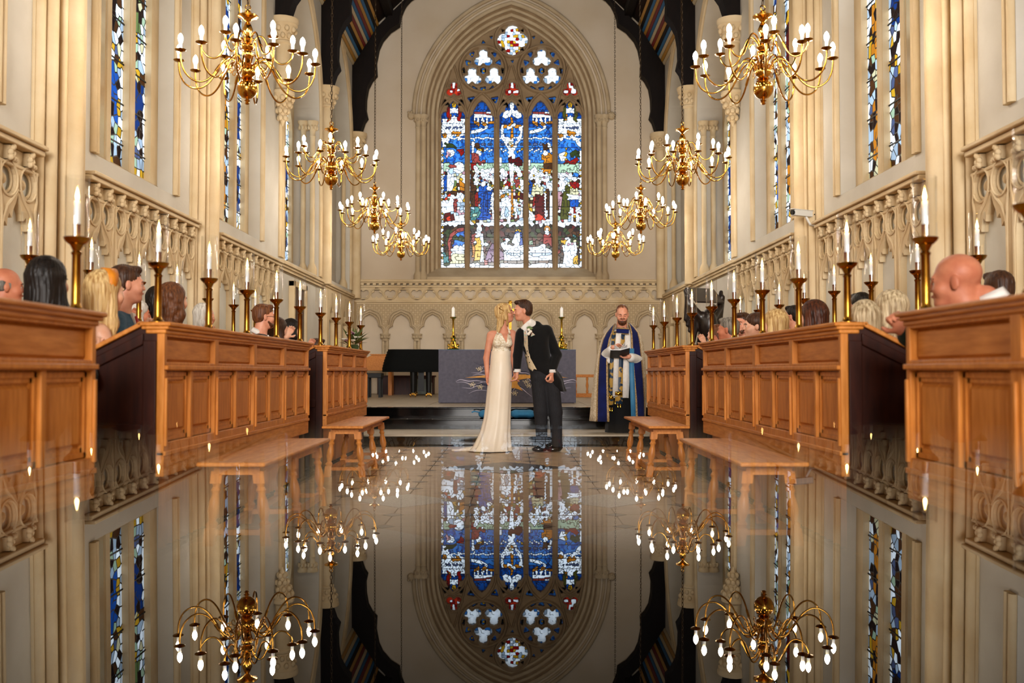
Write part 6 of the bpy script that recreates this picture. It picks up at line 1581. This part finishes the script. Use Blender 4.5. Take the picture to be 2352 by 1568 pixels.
link('trousers', S.mesh('trousers', 'cloth_grey', .009, cutb(.055)), groom)
for x, dy in ((1249, 0), (1282, .03)):
    S = Soft(); S.ell(g_(x - 3, 1027, dy) + Vector((0, 0, .01)), (.075, .05, .05), .02); S.ell(g_(x - 12, 1031, dy - .02) + Vector((0, -.02, .0)), (.085, .045, .034), .03); S.cap(g_(x, 1022, dy), g_(x, 1028, dy), .05, .045, .02)
    link('shoe', S.mesh('shoe', 'shoe_black', .007, cutb(.003)), groom)
def sheet(name, mt, parent, pts, th=.008):
    m = MB(); m.add(pts, [tuple(range(len(pts)))]); o = m.build(name, mt, parent, smooth=0); o.modifiers.new('s', 'SOLIDIFY').thickness = th; return o
S = Soft(); S.cap(g_(1207, 750, -.03), g_(1217, 748, .03), .064, .070, .03); S.cap(g_(1213, 742, .0), g_(1222, 748, .04), .066, .070, .03); S.cap(g_(1205, 750, -.06), g_(1206, 756, -.07), .045, .045, .03)
link('shirt', S.mesh('shirt', 'cloth_white', .007, lambda X, Y, Z_, vol: np.maximum(vol, Z_ - (g_(1208, 741).z + .95 * (X - g_(1208, 741).x)))), groom)
S = Soft(); S.cap(g_(1200, 765, -.03), g_(1255, 760, .05), .075, .078, .05); S.ell(g_(1230, 780, .02), (.165, .130, .12), .08); S.ell(g_(1233, 805, .02), (.155, .132, .12), .08); S.ell(g_(1237, 828, .03), (.150, .132, .12), .08); S.ell(g_(1243, 848, .03), (.150, .132, .10), .08); S.cap(g_(1213, 752, .03), g_(1232, 750, .05), .06, .07, .03)
S.chain([g_(1196, 770, -.04), g_(1189, 816, -.02), g_(1187, 848, -.055)], [.066, .056, .048], .02); S.chain([g_(1259, 768, .07), g_(1279, 815, .05), g_(1269, 849, -.09)], [.072, .060, .050], .02)
S.chain([g_(1250, 850, .06), g_(1270, 875, .10), g_(1290, 905, .13)], [.135, .115, .075], .05); S.chain([g_(1258, 852, -.02), g_(1276, 880, .0), g_(1288, 905, .04)], [.09, .07, .05], .04)
zc_ = g_(1290, 899).z; xc_ = g_(1256, 868)
def ccut(X, Y, Z_, vol):
    # cutaway front: below the waist the cloth sweeps back to the tails
    t = (xc_.z - Z_); edge = g_(1226, 850).x + 1.15 * np.maximum(0, g_(1226, 850).z - Z_)
    arm = ((X - g_(1187, 848).x)**2 + (Z_ - g_(1187, 848).z)**2) < .075**2
    arm = arm | ((X < g_(1200, 0).x))
    v = np.where(arm, vol, np.maximum(vol, np.where(Z_ < g_(1226, 850).z, edge - X, -1)))
    slv = ((X - g_(1270, 846).x)**2 + (Y - (-.09))**2 < .075**2) & (Z_ > g_(1268, 853).z)
    neckv = np.maximum(vol * 0 - 1, Z_ - (g_(1214, 743).z + .5 * (X - g_(1214, 743).x)))
    v = np.maximum(v, neckv)
    return np.maximum(v, zc_ - Z_).astype(np.float32)
me_coat = S.mesh('morning_coat', 'cloth_black', .007, ccut); link('morning_coat', me_coat, groom)
from mathutils.bvhtree import BVHTree
bvh = BVHTree.FromPolygons([v.co.copy() for v in me_coat.vertices], [tuple(p.vertices) for p in me_coat.polygons])
def laid(name, mt, poly, off, th=.004, step=3.0):
    """a cut piece of cloth laid on the front of the coat"""
    xs = [p[0] for p in poly]; ys = [p[1] for p in poly]; vs = []; es = []; n = 0
    for i in range(len(poly)):
        a, b_ = poly[i], poly[(i + 1) % len(poly)]; k = max(1, int(math.hypot(b_[0] - a[0], b_[1] - a[1]) / step))
        for q in range(k): vs.append(Vector((a[0] + (b_[0] - a[0]) * q / k, a[1] + (b_[1] - a[1]) * q / k)))
    n = len(vs); es = [(i, (i + 1) % n) for i in range(n)]; y = min(ys) + step / 2
    while y < max(ys):
        x = min(xs) + step / 2
        while x < max(xs):
            if inside(poly, x, y) and min((v.x - x)**2 + (v.y - y)**2 for v in vs[:n]) > 1.5: vs.append(Vector((x, y)))
            x += step
        y += step
    r = delaunay_2d_cdt(vs, es, [], 0, 1e-4); P = []; last = None
    for v in r[0]:
        o_ = at(v.x, v.y, YG - 1) - GB; d = (at(v.x, v.y, YG + 1) - at(v.x, v.y, YG - 1)).normalized(); h = bvh.ray_cast(o_, d)[0]
        if h is not None and h.y < .05: last = h.y
        yy = (h.y if h is not None and h.y < .05 else (last if last is not None else -.1)); P.append(o_ + d * ((yy - o_.y) / d.y) - d * off)
    T_ = [t for t in r[2] if inside(poly, sum(r[0][i].x for i in t) / len(t), sum(r[0][i].y for i in t) / len(t))]
    m = MB(); m.add(P, [tuple(t) for t in T_]); o = m.build(name, mt, groom, smooth=60); o.modifiers.new('s', 'SOLIDIFY').thickness = th
    return o
laid('waistcoat', 'cloth_cream', [(1200.5, 757), (1212, 752), (1213, 800), (1218, 822), (1227, 838), (1233, 849), (1226, 847), (1223, 852), (1214, 845), (1207, 820), (1203, 795)], .003)
laid('shirt_front', 'cloth_white', [(1199.5, 750), (1212.5, 745), (1211.5, 768), (1207, 778), (1202.5, 768)], .006)
laid('necktie', 'tie_floral', [(1202, 753), (1207.5, 751.5), (1208, 758), (1210, 776), (1206.5, 790), (1203, 777), (1203.5, 758)], .011)
for k in range(3): 
    q = g_(1211 + k * 2.5, 806 + k * 13, -.16); m = MB(); m.ball(q, .007, 8, 5); m.build('waistcoat_button', 'black_paint', groom, smooth=60)
laid('lapel', 'cloth_black', [(1199, 751), (1202.5, 757), (1204, 792), (1209, 815), (1202, 806), (1196.5, 775)], .012, .006)
laid('lapel', 'cloth_black', [(1212.5, 746), (1219, 760), (1224, 772), (1215, 812), (1213, 800), (1211.5, 757)], .012, .006)
for (x, y, dy), nm in (((1187.5, 852, -.06), 'cuff'), ((1268.5, 853, -.10), 'cuff')):
    m = MB(); q = g_(x, y, dy); m.lathe([(.044, -.012), (.046, .025)], 16, q); o = m.build(nm, 'cloth_white', groom, smooth=60); o.modifiers.new('s', 'SOLIDIFY').thickness = .006
m = MB()
for x, y in ((1214.5, 757), (1216, 764), (1219, 761), (1214, 767)): m.ball(g_(x, y, -.165), .018, 8, 6)
bt_ = m.build('boutonniere', 'petal_white', groom, smooth=70)
m = MB()
for k in range(9):
    q = g_(1216, 756, -.165); a = .2 + k * .3; t = q + Vector((.05 * math.cos(a), -.005, .05 * math.sin(a))); sd = Vector((-math.sin(a), 0, math.cos(a))) * .007; m.add([q, (q + t) / 2 + sd, t, (q + t) / 2 - sd], [(0, 1, 2, 3)])
m.build('sprig', 'leaf_green', bt_)
sheet('pocket_square', 'tie_floral', groom, [g_(1219, 773, -.158), g_(1229, 769, -.155), g_(1225, 765, -.155), g_(1222, 763, -.16)], .006)
for k in range(3):
    m = MB(); m.ball(g_(1279, 838 + k * 4, -.03), .006, 8, 5); m.build('sleeve_button', 'silver', groom)
S = Soft(); S.at(MG); S.ell((0, -.024, .052), (.083, .102, .088), .01).ell((0, -.055, .0), (.078, .066, .075), .02); S.ell((0, .045, .112), (.055, .045, .024), .02); S.cap((-.03, .072, .115), (.03, .072, .112), .014, None, .015)
S.ell((0, .105, -.03), (.10, .085, .092), .008, cut=True); S.ell((0, -.02, -.14), (.15, .16, .075), .01, cut=True)
for e in (-1, 1): S.ell((e * .085, .018, -.035), (.03, .045, .045), .008, cut=True)
link('hair', S.mesh('hair', 'hair_brown', .0045, strands(MG, .003, 34)), groom); face_parts(MG, groom, 'hair_brown', closed='skin_a')
# ---------------- priest
YP = 13.65; pp = at(1425, 995, YP); PB = Vector((pp.x, YP, .15)); priest = empty('person', PB, 0, 'bearded priest in a blue velvet and cream cope smiling down at an open book', 'person')
def p_(px, py, dy=0): return at(px, py, YP + dy) - PB
MP = HM(p_(1429, 722, -.05), math.radians(182), -.30, .0, 1.02)
S = Soft(); head_prims(S, MP, False, 1.02); S.at(Matrix.Identity(4)); S.cap(p_(1429, 740, .0), p_(1429, 765, .04), .06, .07, .03)
S.cap(p_(1402, 772, .04), p_(1456, 772, .04), .065, None, .05); S.ell(p_(1429, 800, .03), (.155, .11, .18), .05); S.ell(p_(1429, 855, .03), (.15, .12, .16), .05)
for e in (-1, 1): S.chain([p_(1429 + 15 * e, 870, .03), p_(1429 + 15 * e, 930, .02), p_(1429 + 15 * e, 985, .03)], [.09, .065, .045], .04); S.cap(p_(1429 + 15 * e, 990, .02), p_(1429 + 16 * e, 992, -.12), .04, .03, .03)
S.chain([p_(1398, 776, .04), p_(1393, 818, -.02), p_(1408, 797, -.30)], [.055, .045, .03], .02); S.chain([p_(1460, 776, .04), p_(1462, 825, -.04), p_(1444, 818, -.28)], [.055, .045, .03], .02)
hand(S, p_(1407, 797, -.30), (.75, -.2, .25), (.1, -.6, -.8), 1, .4, .04, 1.0); hand(S, p_(1446, 820, -.28), (-.85, -.2, -.05), (0, -.2, 1), 1, .3, .05, 1.0)
link('body', S.mesh('body', 'skin_a', .006), priest)
def R_(py, x0, x1, ry, dy=0.03):
    A = at(x0, py, YP + dy); B_ = at(x1, py, YP + dy); return ((A.x + B_.x) / 2, YP + dy, A.z, (B_.x - A.x) / 2, ry)
loft('cassock', 'cloth_black', priest, [R_(y, *x) for y, x in ((760, (1415, 1443, .08)), (800, (1402, 1456, .15)), (880, (1398, 1456, .17)), (940, (1394, 1456, .19)), (993, (1390, 1458, .22)))], 40, lambda i, a: 1 + .03 * i * .25 * math.sin(11 * a), PB)
loft('surplice', 'cloth_white', priest, [R_(y, *x) for y, x in ((757, (1412, 1446, .09)), (770, (1402, 1456, .14)), (800, (1398, 1460, .17)), (850, (1399, 1454, .19)), (913, (1398, 1450, .21)))], 56, lambda i, a: 1 + .02 * i * .5 * math.sin(14 * a), PB)
def band(name, mt, pts, wd, dy0, parent=priest, th=.006):
    V = []; 
    for (x, y, dy) in pts: V += [p_(x - wd / 2, y, dy), p_(x + wd / 2, y, dy)]
    m = MB(); m.add(V, [(2 * i, 2 * i + 1, 2 * i + 3, 2 * i + 2) for i in range(len(pts) - 1)]); o = m.build(name, mt, parent, smooth=60); o.modifiers.new('s', 'SOLIDIFY').thickness = th; return o
band('stole', 'stole', [(1426, 752, -.10), (1427, 775, -.15), (1427, 800, -.17), (1424, 850, -.185), (1422, 900, -.205), (1421, 928, -.21)], 17, 0)
band('stole', 'stole', [(1412, 760, -.10), (1408, 790, -.14), (1405, 850, -.175), (1404, 930, -.20)], 10, 0)
band('stole_end', 'gold', [(1421, 899, -.212), (1421, 908, -.214)], 17, 0); band('stole_end', 'gold', [(1404, 907, -.205), (1404, 917, -.206)], 10, 0)
band('scarf', 'cloth_white', [(1421, 765, -.165), (1419, 790, -.18), (1416, 815, -.19), (1413, 910, -.215)], 12, 0); band('scarf', 'cloth_white', [(1439, 800, -.18), (1437, 850, -.19), (1436, 913, -.215)], 12, 0)
for x, y in ((1413, 922), (1419, 930), (1425, 930), (1401, 938), (1406, 939)):
    m = MB(); m.lathe([(.0, .02), (.008, .01), (.010, -.03), (.0, -.032)], 8, p_(x, y, -.205)); m.build('tassel', 'gold', priest, smooth=50)
for e, pts in ((-1, ((1398, 776, .04), (1393, 815, -.02), (1405, 803, -.24))), (1, ((1460, 776, .04), (1462, 825, -.04), (1449, 821, -.22)))):
    S = Soft(); S.chain([p_(*q) for q in pts], [.07, .075, .06], .03); S.cap(p_(*pts[1]), p_(pts[1][0] + 6 * -e, pts[1][1] + 14, -.12), .06, .035, .03); link('sleeve', S.mesh('sleeve', 'cloth_white', .009), priest)
# cope: an open bell of cloth, front bands of blue velvet edged with braid
cr = [(742, 1412, 1448, 1415, 1446, .10), (752, 1402, 1458, 1411, 1449, .15), (764, 1390, 1470, 1408, 1450, .19), (780, 1381, 1476, 1402, 1450, .21), (800, 1375, 1479, 1398, 1450, .23), (830, 1369, 1482, 1396, 1451, .25), (870, 1364, 1484, 1396, 1454, .27), (915, 1359, 1484, 1397, 1458, .29), (950, 1356, 1483, 1398, 1460, .30), (966, 1354, 1482, 1398, 1461, .30)]
n = 64; V = []; MI = []
for i, (py, x0, x1, xa, xb, ry) in enumerate(cr):
    A = at(x0, py, YP + .06); B_ = at(x1, py, YP + .06); cx = (A.x + B_.x) / 2; rx = (B_.x - A.x) / 2; ya = at(xa, py, YP - .15).x; yb = at(xb, py, YP - .15).x
    al = math.asin(max(-1, min(1, (ya - cx) / rx))); ar = math.asin(max(-1, min(1, (yb - cx) / rx)))
    for k in range(n + 1):
        t = k / n; a = ar + (2 * PI + al - ar) * t; f = 1 + .022 * min(1, i / 5) * math.sin(26 * t * PI) * (1 if .2 < t < .8 else .35)
        V.append(Vector((cx + rx * f * math.sin(a), YP + .06 - (ry if math.cos(a) > 0 else ry * .9) * f * math.cos(a), A.z)) - PB)
def zone(k):
    t = min(k, n - 1 - k)
    return 1 if t == 0 or t == 6 else (0 if t < 6 else 2)
m = MB()
for i in range(len(cr) - 1):
    for k in range(n): m.add([V[i * (n + 1) + k], V[i * (n + 1) + k + 1], V[(i + 1) * (n + 1) + k + 1], V[(i + 1) * (n + 1) + k]], [(0, 1, 2, 3)], zone(k))
me = m.mesh('cope', ['velvet_blue', 'gold_trim', 'brocade_cream'], 0, recalc=False)
bm = bmesh.new(); bm.from_mesh(me); bmesh.ops.remove_doubles(bm, verts=bm.verts, dist=1e-5); bmesh.ops.recalc_face_normals(bm, faces=bm.faces); bm.to_mesh(me); bm.free(); me.polygons.foreach_set('use_smooth', [True] * len(me.polygons))
o = link('cope', me, priest); s_ = o.modifiers.new('s', 'SOLIDIFY'); s_.thickness = .012
band('cope_lining', 'lining_blue', [(1451, 800, -.17), (1451, 850, -.19), (1453, 900, -.21), (1455, 958, -.24)], 11, 0)
V = [p_(1416, 755, -.135), p_(1445, 756, -.135), p_(1444, 766, -.165), p_(1415, 764, -.165)]; m = MB(); m.add(V, [(0, 1, 2, 3)]); o = m.build('morse_band', 'velvet_blue', priest, smooth=0); o.modifiers.new('s', 'SOLIDIFY').thickness = .01
for y in (753.5, 765.5):
    m = MB(); m.tube([p_(1415, y, -.15), p_(1445, y + 1.5, -.15)], .007, 6); m.build('braid', 'gold_trim', priest)
hair('crop', MP, priest, 'hair_chestnut', .005)
q = Soft(); q.at(MP); q.ell((0, .055, -.09), (.052, .050, .048), .02); q.cap((-.058, .02, -.03), (-.038, .07, -.09), .016, None, .02); q.cap((.058, .02, -.03), (.038, .07, -.09), .016, None, .02); q.cap((-.026, .095, -.036), (.026, .095, -.036), .008, None, .01); q.ell((0, .11, -.054), (.022, .02, .008), .006, cut=True)
link('beard', q.mesh('beard', 'beard_brown', .005, strands(MP, .002)), priest); face_parts(MP, priest, 'hair_brown', True, closed='skin_a')
bk = empty('open_book', p_(1424, 812, -.36) + PB, 0, 'open service book with loose white sheets in the priest hands', 'book')
Bm = Matrix.Rotation(-.12, 4, 'Y') @ Matrix.Rotation(-.5, 4, 'X')
bf_ = lambda x, y, z: Bm @ Vector((x, y, z))
for e in (-1, 1):
    m = MB(bf_); m.frustum([(0, -.10, -.012), (e * .13, -.10, .008), (e * .13, .10, .008), (0, .10, -.012)], [(0, -.10, -.004), (e * .13, -.10, .016), (e * .13, .10, .016), (0, .10, -.004)]); m.build('cover', 'leather_dark', bk)
    m = MB(bf_); m.frustum([(0, -.093, -.003), (e * .122, -.093, .016), (e * .122, .093, .016), (0, .093, -.003)], [(0, -.093, .014), (e * .122, -.093, .026), (e * .122, .093, .026), (0, .093, .014)]); m.build('page_block', 'paper', bk)
for k, (a, w_) in enumerate(((.5, .12), (.9, .13), (2.2, .10))):
    m = MB(bf_); m.add([(0, -.09, .02), (w_ * math.cos(a), -.09, .02 + w_ * math.sin(a)), (w_ * math.cos(a) * 1.05, .09, .02 + w_ * math.sin(a)), (0, .09, .02)], [(0, 1, 2, 3)]); o = m.build('loose_sheet', 'paper', bk, smooth=0); o.modifiers.new('s', 'SOLIDIFY').thickness = .002
